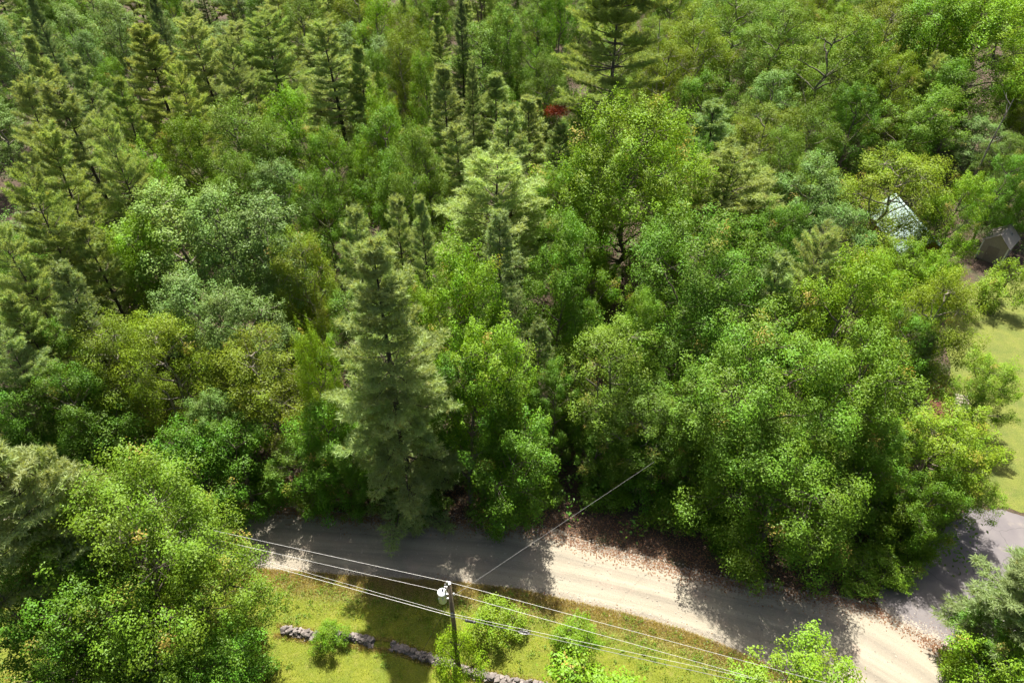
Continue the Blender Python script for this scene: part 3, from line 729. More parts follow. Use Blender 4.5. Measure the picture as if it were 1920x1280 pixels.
    ('H', 0, -20.34, 33.02, 2.0, 2.51, 1.79, (0.77, 0.84, 0.96), 0.01, '', 'low leafy shrub in front of the round olive birch'),
    ('A', 5, -30.38, 52.87, 16.0, 4.65, 1.84, (1.19, 1.16, 0.88), -0.01, '', 'grey-green airy aspen behind and left of the aspen with pale forked limbs'),
    ('A', 1, -21.34, 50.51, 16.0, 4.04, 6.20, (0.89, 0.89, 0.88), -0.02, '', 'grey-green airy aspen behind and right of the aspen with pale forked limbs'),
    ('L', 2, -32.47, 49.87, 15.0, 3.09, 5.58, (1.14, 1.14, 1.19), -0.02, '', 'bright green tufted maple left of the aspen with pale forked limbs'),
    ('O', 9, -18.23, 49.38, 14.0, 2.97, 3.48, (1.08, 1.08, 1.12), 0.01, '', 'olive-yellow fine-leaved birch right of the aspen with pale forked limbs'),
    ('Y', 11, -13.71, 49.04, 16.5, 3.27, 1.89, (1.01, 1.01, 1.02), 0.05, '', 'slim pale green pine right of the aspen with pale forked limbs'),
    ('Y', 3, -10.20, 51.67, 16.0, 2.93, 2.26, (1.05, 1.02, 1.07), 0.02, '', 'slim pale green pine behind and left of the blue-green spruce'),
    ('Y', 2, -7.31, 49.45, 17.0, 2.68, 0.88, (1.09, 1.10, 1.24), -0.02, '', 'slim pale green pine left of the wide pale pine'),
    ('M', 3, 4.03, 43.20, 16.0, 3.46, 3.54, (0.92, 0.94, 0.81), 0.05, '', 'mid-green leafy maple right of the blue-green spruce'),
    ('M', 8, 6.82, 45.75, 17.0, 3.77, 3.86, (0.91, 0.99, 0.92), 0.04, '', 'mid-green leafy maple in front and left of the lime maple below the giant pine'),
    ('M', 3, 5.07, 59.41, 14.5, 3.46, 5.46, (1.02, 1.12, 1.05), -0.01, '', 'mid-green leafy maple right of the wide pale pine'),
    ('M', 8, 13.86, 51.85, 13.0, 2.47, 1.09, (1.03, 1.01, 1.01), -0.00, '', 'mid-green leafy maple behind and left of the big dome-shaped maple'),
    ('M', 5, 11.34, 40.51, 14.0, 2.75, 3.89, (1.19, 1.15, 1.13), 0.00, '', 'mid-green leafy maple in front and left of the big dome-shaped maple'),
    ('S', 1, 1.98, 39.22, 13.0, 2.51, 3.88, (0.90, 0.87, 0.80), -0.02, '', 'blue-green slender spruce behind and right of the yellow-edged maple at the road'),
    ('L', 0, -7.50, 41.84, 14.0, 2.37, 3.00, (1.01, 1.00, 1.06), 0.01, '', 'bright green tufted maple behind and right of the tall roadside pine'),
    ('A', 2, -25.24, 43.23, 14.0, 3.29, 5.81, (1.07, 1.08, 1.16), -0.02, '', 'grey-green airy aspen in front and left of the aspen with pale forked limbs'),
    ('A', 6, -21.09, 41.84, 14.0, 3.23, 0.20, (0.91, 0.88, 0.84), 0.01, '', 'grey-green airy aspen in front and right of the aspen with pale forked limbs'),
    ('P', 10, -38.38, 48.26, 20.0, 4.88, 5.13, (0.86, 0.91, 0.74), -0.01, '', 'pale green plumed pine in front and left of the dark-trunked left pine'),
    ('P', 6, -37.63, 43.01, 18.0, 4.07, 2.96, (1.04, 1.08, 1.01), 0.02, '', 'pale green plumed pine behind and left of the grey-blue left spruce'),
    ('P', 5, -39.60, 53.77, 21.0, 4.59, 2.40, (1.01, 1.02, 0.86), 0.03, '', 'pale green plumed pine in front of the silvery corner aspen'),
    ('P', 6, -36.04, 57.65, 20.0, 4.19, 0.43, (1.06, 1.10, 1.08), -0.04, '', 'pale green plumed pine right of the dark-trunked left pine'),
    ('Y', 5, -34.87, 47.80, 16.0, 3.53, 1.81, (0.89, 0.87, 0.68), 0.00, '', 'slim pale green pine behind and right of the grey-blue left spruce'),
    ('P', 0, -36.18, 39.20, 15.0, 3.43, 1.00, (0.93, 0.98, 0.81), -0.04, '', 'pale green plumed pine behind and left of the left olive birch'),
    ('L', 3, -37.00, 62.32, 15.0, 3.01, 5.51, (1.02, 1.10, 0.95), 0.03, '', 'bright green tufted maple in front and left of the round green maple among pines'),
    ('P', 9, -48.01, 65.75, 21.0, 4.21, 1.39, (0.97, 0.96, 0.98), 0.05, '', 'pale green plumed pine behind and left of the dark-trunked left pine'),
    ('P', 11, -38.44, 87.85, 20.0, 5.67, 4.85, (1.15, 1.12, 1.19), 0.04, '', 'pale green plumed pine behind and right of the full upper left pine'),
    ('P', 7, -30.84, 90.03, 20.0, 6.45, 2.68, (0.85, 0.94, 0.79), 0.00, '', 'pale green plumed pine behind and left of the bare-trunked pine'),
    ('P', 6, -33.66, 83.12, 19.0, 4.63, 5.63, (0.85, 0.88, 0.93), -0.00, '', 'pale green plumed pine right of the full upper left pine'),
    ('Y', 4, -18.50, 83.98, 18.0, 3.84, 4.20, (1.00, 1.01, 1.01), -0.01, '', 'slim pale green pine behind and right of the round green maple among pines'),
    ('Y', 5, -49.85, 80.66, 18.0, 3.52, 5.71, (0.95, 0.97, 1.14), 0.03, '', 'slim pale green pine in front and right of the silvery corner aspen'),
    ('P', 6, -37.40, 77.20, 18.0, 4.41, 4.35, (1.07, 1.09, 0.86), 0.01, '', 'pale green plumed pine in front and right of the full upper left pine'),
    ('Y', 0, -56.61, 84.08, 19.0, 3.82, 4.50, (1.05, 1.04, 0.99), 0.02, '', 'slim pale green pine in front and left of the silvery corner aspen'),
    ('Y', 5, -44.98, 76.71, 17.0, 3.21, 1.93, (0.87, 0.91, 0.71), 0.05, '', 'slim pale green pine in front and left of the full upper left pine'),
    ('S', 5, -46.74, 95.70, 21.0, 2.54, 0.39, (0.80, 0.81, 0.97), -0.04, '', 'blue-green slender spruce behind the full upper left pine'),
    ('S', 0, -60.93, 92.94, 22.0, 2.64, 1.01, (0.69, 0.78, 0.88), 0.04, '', 'blue-green slender spruce behind and left of the silvery corner aspen'),
    ('A', 3, -59.18, 107.38, 17.0, 3.23, 3.51, (1.16, 1.09, 1.21), 0.00, '', 'grey-green airy aspen behind and left of the full upper left pine'),
    ('A', 8, -60.07, 100.48, 15.0, 2.71, 1.80, (0.92, 0.97, 1.17), -0.06, '', 'grey-green airy aspen in front and right of the silvery corner aspen'),
    ('A', 3, -52.71, 109.38, 15.0, 2.48, 4.35, (1.12, 1.11, 1.30), 0.03, '', 'grey-green airy aspen behind and right of the full upper left pine'),
    ('A', 0, -69.47, 98.39, 17.0, 3.02, 5.85, (1.04, 1.04, 1.27), -0.02, '', 'grey-green airy aspen left of the silvery corner aspen'),
    ('B', 3, -28.89, 69.90, 17.0, 4.69, 4.72, (1.08, 1.07, 1.15), 0.00, '', 'soft green fine-leaved beech in front and left of the bare-trunked pine'),
    ('B', 11, -26.02, 69.86, 15.0, 3.85, 4.51, (1.14, 1.14, 1.08), -0.01, '', 'soft green fine-leaved beech right of the round green maple among pines'),
    ('L', 1, -23.25, 74.64, 16.0, 4.01, 5.53, (0.93, 1.05, 0.77), 0.05, '', 'bright green tufted maple in front and left of the bare-trunked pine'),
    ('M', 6, -18.96, 68.52, 15.0, 3.22, 1.89, (1.03, 0.99, 0.97), -0.00, '', 'mid-green leafy maple in front of the bare-trunked pine'),
    ('L', 7, -15.48, 73.88, 16.0, 2.76, 2.53, (1.08, 1.08, 1.26), 0.01, '', 'bright green tufted maple in front and right of the bare-trunked pine'),
    ('M', 10, -13.41, 69.56, 16.0, 3.82, 0.53, (0.96, 0.96, 0.95), 0.04, '', 'mid-green leafy maple in front and right of the bare-trunked pine'),
    ('B', 3, -10.15, 63.95, 17.0, 3.31, 6.23, (0.99, 1.00, 0.93), -0.03, '', 'soft green fine-leaved beech behind and left of the wide pale pine'),
    ('M', 5, -18.65, 60.94, 14.0, 3.26, 5.33, (0.94, 0.95, 0.90), -0.01, '', 'mid-green leafy maple behind and right of the aspen with pale forked limbs'),
    ('M', 5, -13.89, 61.17, 15.0, 3.52, 0.74, (0.91, 0.95, 0.88), 0.03, '', 'mid-green leafy maple left of the wide pale pine'),
    ('B', 11, -10.03, 58.97, 15.0, 2.91, 5.72, (1.07, 1.08, 1.11), 0.02, '', 'soft green fine-leaved beech left of the wide pale pine'),
    ('A', 0, -23.39, 63.21, 14.0, 3.34, 0.27, (0.85, 0.90, 0.82), 0.01, '', 'grey-green airy aspen right of the round green maple among pines'),
    ('B', 5, -28.54, 64.39, 14.0, 3.38, 0.58, (0.99, 1.03, 0.75), 0.04, '', 'soft green fine-leaved beech in front and right of the round green maple among pines'),
    ('B', 7, -31.73, 110.20, 17.0, 4.74, 3.64, (0.97, 0.93, 0.89), -0.06, '', 'soft green fine-leaved beech behind and left of the bare-trunked pine'),
    ('O', 11, -24.37, 112.06, 18.0, 4.99, 6.01, (0.90, 0.90, 0.84), -0.06, '', 'olive-yellow fine-leaved birch behind the bare-trunked pine'),
    ('L', 1, -19.37, 106.02, 17.0, 3.80, 4.57, (1.07, 1.12, 1.17), 0.00, '', 'bright green tufted maple behind and right of the bare-trunked pine'),
    ('O', 1, -15.06, 104.68, 17.0, 3.96, 3.98, (0.81, 0.85, 0.65), 0.03, '', 'olive-yellow fine-leaved birch behind and right of the bare-trunked pine'),
    ('A', 8, -19.61, 100.95, 14.0, 3.31, 2.24, (1.15, 1.12, 1.40), 0.01, '', 'grey-green airy aspen right of the bare-trunked pine'),
    ('B', 9, -15.36, 96.00, 16.0, 3.72, 4.52, (1.26, 1.06, 0.83), -0.05, '', 'soft green fine-leaved beech behind and left of the grey top-centre spruce'),
    ('M', 3, -10.88, 85.53, 17.0, 2.88, 0.91, (1.16, 1.11, 1.13), 0.04, '', 'mid-green leafy maple left of the grey top-centre spruce'),
    ('Y', 10, -7.66, 78.05, 18.0, 4.64, 3.08, (1.00, 0.97, 1.02), -0.04, '', 'slim pale green pine left of the grey top-centre spruce'),
    ('B', 5, -4.37, 98.29, 16.0, 5.68, 1.41, (1.04, 1.12, 1.02), -0.05, '', 'soft green fine-leaved beech behind the grey top-centre spruce'),
    ('M', 1, 0.15, 100.94, 18.0, 4.40, 1.85, (1.05, 1.02, 1.05), -0.01, '', 'mid-green leafy maple behind the wide pale pine'),
    ('M', 3, 3.52, 96.04, 18.0, 3.50, 5.30, (0.99, 0.97, 1.15), 0.05, '', 'mid-green leafy maple left of the giant pine'),
    ('M', 11, 6.81, 104.89, 18.0, 3.55, 2.46, (0.88, 1.01, 0.78), 0.01, '', 'mid-green leafy maple behind and left of the giant pine'),
    ('Y', 2, -1.88, 80.81, 16.0, 4.60, 6.03, (1.01, 1.04, 1.01), 0.03, '', 'slim pale green pine right of the grey top-centre spruce'),
    ('Y', 10, 2.34, 73.88, 16.0, 4.32, 2.22, (1.16, 1.11, 1.19), -0.04, '', 'slim pale green pine in front and left of the giant pine'),
    ('Y', 5, -0.11, 68.51, 17.0, 4.44, 4.87, (0.99, 1.00, 1.02), 0.02, '', 'slim pale green pine in front and right of the grey top-centre spruce'),
    ('M', 7, 8.21, 73.40, 15.0, 3.22, 2.31, (0.77, 0.89, 0.63), 0.05, '', 'mid-green leafy maple behind and left of the lime maple below the giant pine'),
    ('P', 4, 5.02, 68.52, 15.0, 4.12, 3.59, (0.90, 0.94, 0.95), -0.01, '', 'pale green plumed pine left of the lime maple below the giant pine'),
    ('Y', 5, -5.39, 66.23, 16.0, 4.00, 0.48, (1.05, 1.02, 1.04), -0.02, '', 'slim pale green pine behind and left of the wide pale pine'),
    ('B', 0, -8.34, 62.32, 15.0, 3.01, 5.97, (1.01, 1.00, 0.98), -0.04, '', 'soft green fine-leaved beech in front and left of the grey top-centre spruce'),
    ('B', 1, 4.09, 89.62, 15.0, 3.55, 1.01, (0.88, 0.87, 0.88), -0.00, '', 'soft green fine-leaved beech right of the grey top-centre spruce'),
    ('S', 6, -7.01, 97.12, 20.0, 2.58, 1.10, (0.64, 0.66, 0.77), 0.02, '', 'blue-green slender spruce behind the grey top-centre spruce'),
    ('O', 5, 19.29, 88.49, 17.0, 4.17, 5.94, (0.89, 0.86, 0.78), -0.03, '', 'olive-yellow fine-leaved birch in front and left of the lemon birch'),
    ('B', 6, 34.77, 110.56, 18.0, 7.20, 0.69, (1.06, 1.11, 1.10), -0.03, '', 'soft green fine-leaved beech behind and left of the great olive beech'),
    ('B', 9, 37.45, 103.55, 18.0, 5.86, 0.58, (1.14, 1.15, 1.11), 0.07, '', 'soft green fine-leaved beech right of the lemon birch'),
    ('M', 7, 47.81, 94.90, 17.0, 4.77, 0.17, (0.96, 0.92, 0.85), -0.02, '', 'mid-green leafy maple behind and right of the great olive beech'),
    ('O', 1, 55.42, 103.55, 18.0, 5.86, 1.62, (0.97, 0.89, 1.27), -0.05, '', 'olive-yellow fine-leaved birch behind the birch over the house roof'),
    ('L', 5, 59.42, 99.69, 20.0, 7.14, 4.16, (0.81, 0.89, 0.89), 0.01, '', 'bright green tufted maple behind and left of the corner maple'),
    ('M', 3, 23.71, 82.03, 16.0, 4.30, 1.90, (0.97, 0.98, 0.96), 0.00, '', 'mid-green leafy maple in front of the lemon birch'),
    ('Y', 11, 23.22, 74.89, 15.0, 5.58, 5.53, (0.79, 0.91, 0.81), 0.04, '', 'slim pale green pine behind and right of the forked dead snag'),
    ('O', 9, 28.58, 74.89, 15.0, 4.36, 5.69, (0.82, 0.82, 1.26), 0.06, '', 'olive-yellow fine-leaved birch in front and left of the great olive beech'),
    ('A', 8, 34.53, 86.76, 14.0, 3.83, 4.14, (1.03, 1.12, 0.98), 0.07, '', 'grey-green airy aspen left of the great olive beech'),
    ('M', 1, 19.32, 69.45, 14.0, 3.26, 2.76, (0.89, 0.98, 0.77), -0.05, '', 'mid-green leafy maple behind the forked dead snag'),
    ('B', 5, 35.46, 75.85, 14.0, 4.10, 3.96, (0.84, 0.86, 0.64), 0.01, '', 'soft green fine-leaved beech in front of the great olive beech'),
    ('M', 2, 41.54, 79.79, 14.0, 3.93, 2.32, (0.76, 0.87, 0.75), -0.01, '', 'mid-green leafy maple left of the layered maple'),
    ('P', 6, 57.24, 93.64, 14.0, 4.00, 2.28, (1.16, 1.12, 1.10), -0.04, '', 'pale green plumed pine behind and right of the layered maple'),
    ('M', 2, 59.29, 88.64, 14.0, 5.30, 2.98, (0.95, 1.02, 0.75), -0.03, '', 'mid-green leafy maple in front of the corner maple'),
    ('A', 5, 60.85, 84.66, 9.0, 3.15, 2.40, (1.03, 1.06, 1.07), -0.03, '', 'grey-green airy aspen right of the layered maple'),
    ('A', 11, 30.83, 63.21, 14.0, 3.62, 1.23, (0.93, 1.02, 0.90), -0.01, '', 'grey-green airy aspen left of the birch over the house roof'),
    ('B', 1, 28.60, 67.21, 15.0, 3.46, 0.85, (1.08, 1.10, 1.13), -0.04, '', 'soft green fine-leaved beech behind and right of the wide yellowish pine'),
    ('M', 5, 25.36, 56.52, 13.0, 3.38, 5.34, (0.83, 0.94, 0.72), -0.00, '', 'mid-green leafy maple in front and right of the wide yellowish pine'),
    ('A', 11, 31.42, 57.28, 12.0, 3.43, 3.47, (0.75, 0.87, 0.66), -0.03, '', 'grey-green airy aspen left of the mint-roofed house'),
    ('L', 8, 36.92, 52.96, 10.5, 3.05, 0.21, (0.93, 0.94, 0.88), -0.01, '', 'bright green tufted maple in front and right of the mint-roofed house'),
    ('L', 1, 45.03, 61.07, 12.5, 3.16, 3.80, (1.08, 1.10, 1.06), -0.05, '', 'bright green tufted maple behind and left of the tan shed'),
    ('L', 5, 30.80, 48.57, 12.5, 3.09, 6.18, (1.09, 1.10, 1.15), 0.04, '', 'bright green tufted maple behind and right of the yellow-tipped maple'),
    ('L', 10, 38.63, 51.39, 10.5, 2.62, 1.29, (1.02, 1.06, 0.84), -0.02, '', 'bright green tufted maple behind the olive birch by the right lawn'),
    ('M', 10, 31.08, 41.67, 11.0, 3.08, 4.56, (0.92, 0.99, 0.81), -0.02, '', 'mid-green leafy maple left of the olive birch by the right lawn'),
    ('M', 10, 58.83, 69.49, 9.0, 2.75, 4.42, (0.99, 1.08, 0.80), 0.05, '', 'mid-green leafy maple behind and right of the tan shed'),
    ('M', 4, 54.81, 69.33, 11.0, 3.01, 5.02, (0.93, 1.05, 0.80), -0.01, '', 'mid-green leafy maple behind the tan shed'),
    ('H', 0, 5.15, 14.58, 6.0, 4.00, 0.41, (1.04, 1.09, 1.03), -0.01, '', 'bright leafy bush cut by the bottom edge right of the utility pole'),
    ('H', 0, -3.26, 18.84, 5.6, 1.62, 2.84, (1.39, 1.26, 0.86), -0.03, '', 'lime-green vine-covered bush wrapped round the utility pole'),
    ('H', 1, -0.87, 22.02, 2.3, 1.76, 0.75, (1.14, 1.02, 0.79), -0.04, '', 'low bright shrub under the cable coil right of the pole'),
    ('H', 1, 4.23, 20.70, 2.8, 1.63, 1.94, (0.96, 0.98, 0.80), 0.00, '', 'dark green shrub alone on the verge between cable coil and gravel'),
    ('H', 1, -11.85, 21.14, 1.9, 1.08, 0.92, (0.95, 1.01, 0.91), -0.01, '', 'small bush between the two short stone walls'),
    ('M', 1, 30.41, 20.11, 6.0, 2.63, 4.14, (0.82, 0.88, 0.79), 0.02, '', 'dark green leafy tree below the right edge pine'),
    ('H', 0, 29.12, 18.33, 5.0, 2.25, 0.77, (1.12, 1.14, 1.10), 0.01, '', 'leafy shrub in the lower right corner'),
    ('H', 1, 28.19, 19.54, 2.0, 0.76, 2.70, (1.12, 1.05, 0.70), 0.01, '', 'tiny yellow-green shrub on the gravel edge at lower right'),
    ('P', 2, -24.38, 22.29, 17.5, 4.86, 3.79, (1.07, 1.03, 1.06), -0.00, '', 'second pale pine between the left edge and the big front maple'),
    ('M', 7, -25.88, 17.91, 13.0, 3.52, 2.08, (0.80, 0.86, 0.68), 0.01, '', 'half hidden maple at the left edge under the front pine'),
    ('M', 4, -23.02, 17.05, 13.0, 3.74, 4.55, (0.83, 0.88, 0.68), 0.03, '', 'dark maple crown in the lower left corner below the front pine'),
    ('L', 1, -18.78, 20.52, 9.5, 2.40, 4.44, (1.14, 1.05, 0.95), -0.02, '', 'yellow-tipped maple forming the right flank of the big front maple'),
    ('W', 4, -16.70, 17.10, 8.0, 2.90, 1.47, (0.96, 1.03, 0.99), 0.00, '', 'dark lower maple under the right side of the big front maple'),
    ('W', 2, -20.21, 16.10, 8.0, 3.89, 6.08, (0.77, 0.84, 0.79), 0.00, '', 'shaded maple at the bottom edge under the big front maple'),
    ('P', 0, -58.74, 152.41, 17.5, 4.67, 5.51, (0.88, 0.87, 0.88), 0.01, '', 'pale green plumed pine farther behind and right of the full upper left pine'),
    ('Y', 10, -5.77, 152.27, 10.8, 3.45, 0.31, (1.09, 1.09, 1.08), 0.02, '', 'slim pale green pine behind and left of the giant pine'),
    ('L', 6, 5.78, 156.66, 13.4, 3.31, 3.01, (1.00, 0.98, 0.95), 0.03, '', 'bright green tufted maple behind and right of the grey top-centre spruce'),
    ('M', 0, 21.03, 141.39, 10.2, 4.38, 0.97, (0.82, 0.87, 0.92), 0.04, '', 'mid-green leafy maple behind the giant pine'),
    ('O', 1, 51.10, 90.90, 14.7, 3.82, 1.61, (1.08, 1.12, 1.16), 0.00, '', 'olive-yellow fine-leaved birch behind the layered maple'),
    ('M', 0, -43.63, 49.55, 11.4, 3.31, 5.86, (0.97, 1.01, 1.05), -0.02, '', 'mid-green leafy maple behind and left of the grey-blue left spruce'),
    ('Y', 4, -41.53, 123.10, 11.9, 3.13, 1.22, (0.95, 1.00, 0.96), 0.02, '', 'slim pale green pine behind and left of the bare-trunked pine'),
    ('L', 5, 17.00, 117.33, 13.4, 4.46, 0.62, (0.98, 0.93, 0.99), -0.02, '', 'bright green tufted maple behind the giant pine'),
    ('M', 4, -72.84, 129.31, 14.8, 4.43, 1.53, (1.11, 1.09, 1.16), -0.02, '', 'mid-green leafy maple behind and right of the silvery corner aspen'),
    ('M', 10, 42.56, 115.11, 14.2, 3.99, 0.95, (1.04, 1.05, 1.04), 0.02, '', 'mid-green leafy maple right of the giant pine'),
    ('O', 9, 35.58, 48.30, 8.1, 3.14, 1.50, (0.94, 0.90, 0.84), -0.01, '', 'olive-yellow fine-leaved birch left of the olive birch by the right lawn'),
    ('M', 3, 86.70, 142.86, 13.1, 3.29, 4.82, (0.89, 0.91, 0.97), 0.07, '', 'mid-green leafy maple behind the birch over the house roof'),
    ('M', 11, -37.89, 135.86, 14.9, 3.90, 0.81, (1.08, 1.07, 1.01), 0.05, '', 'mid-green leafy maple right of the silvery corner aspen'),
    ('P', 11, -51.61, 174.79, 15.5, 3.96, 4.38, (1.06, 1.07, 1.04), 0.00, '', 'pale green plumed pine farthest behind the bare-trunked pine'),
    ('M', 10, -46.39, 156.62, 14.5, 3.73, 1.77, (1.02, 1.05, 1.12), 0.02, '', 'mid-green leafy maple much farther behind the bare-trunked pine'),
    ('O', 2, 91.48, 122.20, 12.2, 4.18, 3.75, (0.89, 0.87, 0.83), 0.00, '', 'olive-yellow fine-leaved birch right of the corner maple'),
    ('S', 1, -92.22, 123.87, 14.8, 2.50, 3.55, (1.07, 1.09, 1.15), -0.02, '', 'blue-green slender spruce left of the silvery corner aspen'),
    ('Y', 2, -53.55, 67.28, 8.3, 3.17, 0.22, (1.03, 1.03, 1.03), -0.04, '', 'slim pale green pine in front and left of the dark-trunked left pine'),
    ('P', 10, -77.29, 152.55, 16.5, 4.94, 1.09, (1.02, 1.00, 0.98), 0.02, '', 'pale green plumed pine behind the dark-trunked left pine'),
    ('P', 1, -36.96, 148.07, 14.0, 5.19, 2.26, (1.03, 1.05, 1.05), 0.01, '', 'pale green plumed pine behind and left of the grey top-centre spruce'),
    ('P', 1, -88.78, 163.97, 17.2, 5.33, 3.01, (0.95, 0.92, 0.93), 0.08, '', 'pale green plumed pine farther behind the silvery corner aspen'),
    ('S', 3, -17.67, 173.18, 17.1, 2.13, 6.25, (1.01, 1.02, 1.09), -0.06, '', 'blue-green slender spruce left of the lemon birch'),
    ('B', 10, 76.99, 139.63, 12.6, 3.61, 5.34, (1.08, 1.06, 1.13), 0.03, '', 'soft green fine-leaved beech behind and left of the corner maple'),
    ('L', 6, 49.44, 161.60, 14.5, 4.42, 0.16, (1.04, 1.05, 1.09), 0.07, '', 'bright green tufted maple behind and right of the giant pine'),
    ('P', 7, -75.03, 139.60, 15.8, 4.76, 3.22, (0.95, 0.97, 1.02), 0.00, '', 'pale green plumed pine behind and right of the silvery corner aspen'),
    ('P', 11, -32.73, 121.09, 16.8, 4.68, 2.59, (0.99, 1.02, 1.00), -0.01, '', 'pale green plumed pine behind the bare-trunked pine'),
    ('B', 2, 79.04, 164.13, 10.0, 4.06, 3.25, (1.13, 1.13, 1.09), -0.01, '', 'soft green fine-leaved beech behind the layered maple'),
    ('P', 2, -111.76, 155.90, 13.8, 4.76, 0.42, (1.13, 1.12, 1.04), 0.05, '', 'pale green plumed pine behind and left of the full upper left pine'),
    ('M', 9, -46.84, 53.63, 11.4, 3.79, 1.84, (1.09, 1.12, 1.17), -0.01, '', 'mid-green leafy maple in front and left of the dark-trunked left pine'),
    ('O', 6, 18.37, 125.92, 11.0, 3.66, 0.36, (0.91, 0.91, 0.87), -0.03, '', 'olive-yellow fine-leaved birch behind the giant pine'),
    ('L', 9, 6.90, 53.20, 9.0, 2.90, 5.28, (1.04, 0.99, 0.98), -0.02, '', 'bright green tufted maple right of the blue-green spruce'),
    ('O', 1, 29.26, 147.36, 11.9, 3.88, 4.11, (1.10, 1.08, 1.15), 0.01, '', 'olive-yellow fine-leaved birch behind and left of the lemon birch'),
    ('L', 1, -17.61, 133.70, 12.3, 3.55, 4.20, (0.91, 0.91, 0.87), -0.04, '', 'bright green tufted maple behind and left of the grey top-centre spruce'),
    ('O', 11, 109.64, 158.27, 14.5, 4.28, 4.49, (0.93, 0.96, 0.94), 0.02, '', 'olive-yellow fine-leaved birch behind and right of the corner maple'),
    ('B', 2, 73.84, 159.34, 13.7, 3.97, 5.42, (1.09, 1.05, 0.99), -0.08, '', 'soft green fine-leaved beech farther behind the great olive beech'),
    ('M', 0, -92.71, 152.97, 13.4, 4.34, 4.89, (1.07, 1.06, 1.07), -0.00, '', 'mid-green leafy maple behind and left of the full upper left pine'),
    ('L', 6, 20.83, 168.39, 10.2, 4.25, 1.62, (0.86, 0.86, 0.83), -0.00, '', 'bright green tufted maple behind and left of the lemon birch'),
    ('B', 1, 3.70, 129.67, 13.2, 4.42, 1.91, (1.09, 1.12, 1.13), 0.02, '', 'soft green fine-leaved beech behind and right of the grey top-centre spruce'),
    ('A', 8, -51.96, 56.76, 11.2, 3.40, 4.79, (0.98, 0.96, 0.93), 0.02, '', 'grey-green airy aspen behind and left of the grey-blue left spruce'),
    ('M', 6, 38.94, 97.58, 11.3, 3.04, 2.26, (1.02, 1.02, 1.05), -0.02, '', 'mid-green leafy maple left of the great olive beech'),
    ('P', 7, -37.37, 117.40, 16.0, 5.45, 3.57, (1.07, 1.02, 1.01), 0.03, '', 'pale green plumed pine left of the grey top-centre spruce'),
    ('Y', 6, -5.51, 173.78, 12.3, 3.68, 2.06, (1.05, 1.07, 1.04), -0.01, '', 'slim pale green pine behind the wide pale pine'),
    ('B', 8, 13.79, 150.20, 13.6, 4.36, 3.66, (0.92, 0.90, 0.83), -0.03, '', 'soft green fine-leaved beech behind the lime maple below the giant pine'),
    ('M', 4, 99.00, 155.34, 14.3, 3.64, 3.95, (0.92, 0.94, 0.98), -0.02, '', 'mid-green leafy maple behind the corner maple'),
    ('Y', 6, -28.79, 168.79, 10.6, 3.05, 5.52, (1.00, 1.03, 0.96), 0.07, '', 'slim pale green pine right of the silvery corner aspen'),
    ('M', 6, -83.39, 128.50, 14.5, 3.35, 4.33, (0.85, 0.87, 0.91), 0.01, '', 'mid-green leafy maple behind and left of the silvery corner aspen'),
    ('L', 2, -32.90, 166.84, 13.8, 3.62, 4.33, (1.17, 1.13, 1.14), -0.00, '', 'bright green tufted maple behind the bare-trunked pine'),
    ('B', 5, 33.43, 129.95, 11.3, 4.23, 4.57, (0.95, 0.91, 0.88), -0.04, '', 'soft green fine-leaved beech behind the lemon birch'),
    ('O', 0, 45.78, 169.62, 10.6, 3.88, 1.16, (0.95, 0.91, 0.94), 0.06, '', 'olive-yellow fine-leaved birch behind and right of the lime maple below the giant pine'),
    ('M', 0, 27.73, 125.75, 14.4, 4.10, 1.86, (1.03, 1.00, 1.07), -0.01, '', 'mid-green leafy maple behind and left of the lemon birch'),
    ('L', 8, -21.43, 55.65, 9.9, 3.45, 5.12, (0.97, 0.98, 0.95), -0.03, '', 'bright green tufted maple right of the aspen with pale forked limbs'),
    ('B', 11, -8.98, 126.00, 10.9, 3.32, 3.40, (0.95, 0.91, 0.87), 0.02, '', 'soft green fine-leaved beech left of the giant pine'),
    ('O', 8, 56.92, 135.50, 13.7, 3.70, 5.37, (1.07, 1.03, 1.05), 0.04, '', 'olive-yellow fine-leaved birch behind the great olive beech'),
    ('M', 6, -43.89, 131.44, 12.4, 4.02, 1.68, (0.91, 0.94, 0.87), -0.00, '', 'mid-green leafy maple behind and left of the bare-trunked pine'),
    ('O', 6, 37.71, 143.09, 12.6, 3.84, 1.28, (0.93, 0.93, 0.86), 0.04, '', 'olive-yellow fine-leaved birch behind the lemon birch'),
    ('S', 9, 11.75, 97.75, 17.0, 1.79, 4.05, (0.95, 0.92, 0.92), -0.02, '', 'blue-green slender spruce behind and left of the giant pine'),
    ('M', 2, -80.49, 132.56, 13.0, 4.46, 5.44, (1.10, 1.06, 1.05), -0.02, '', 'mid-green leafy maple behind the silvery corner aspen'),
    ('L', 3, -15.63, 155.74, 12.4, 3.37, 0.92, (0.96, 0.98, 1.02), -0.03, '', 'bright green tufted maple left of the lemon birch'),
    ('M', 5, -54.59, 91.80, 13.6, 3.23, 0.34, (1.08, 1.08, 1.00), 0.01, '', 'mid-green leafy maple in front and left of the full upper left pine'),
    ('M', 8, -17.70, 92.06, 14.8, 3.06, 4.68, (0.96, 0.94, 0.91), -0.04, '', 'mid-green leafy maple right of the bare-trunked pine'),
    ('A', 3, -50.76, 137.15, 12.3, 4.46, 6.10, (0.86, 0.87, 0.88), 0.04, '', 'grey-green airy aspen behind and left of the bare-trunked pine'),
    ('A', 5, -65.56, 83.92, 11.4, 3.49, 1.73, (1.13, 1.13, 1.09), -0.02, '', 'grey-green airy aspen left of the dark-trunked left pine'),
    ('M', 3, -76.22, 161.14, 12.4, 4.29, 0.73, (1.05, 1.02, 1.05), 0.00, '', 'mid-green leafy maple behind the round green maple among pines'),
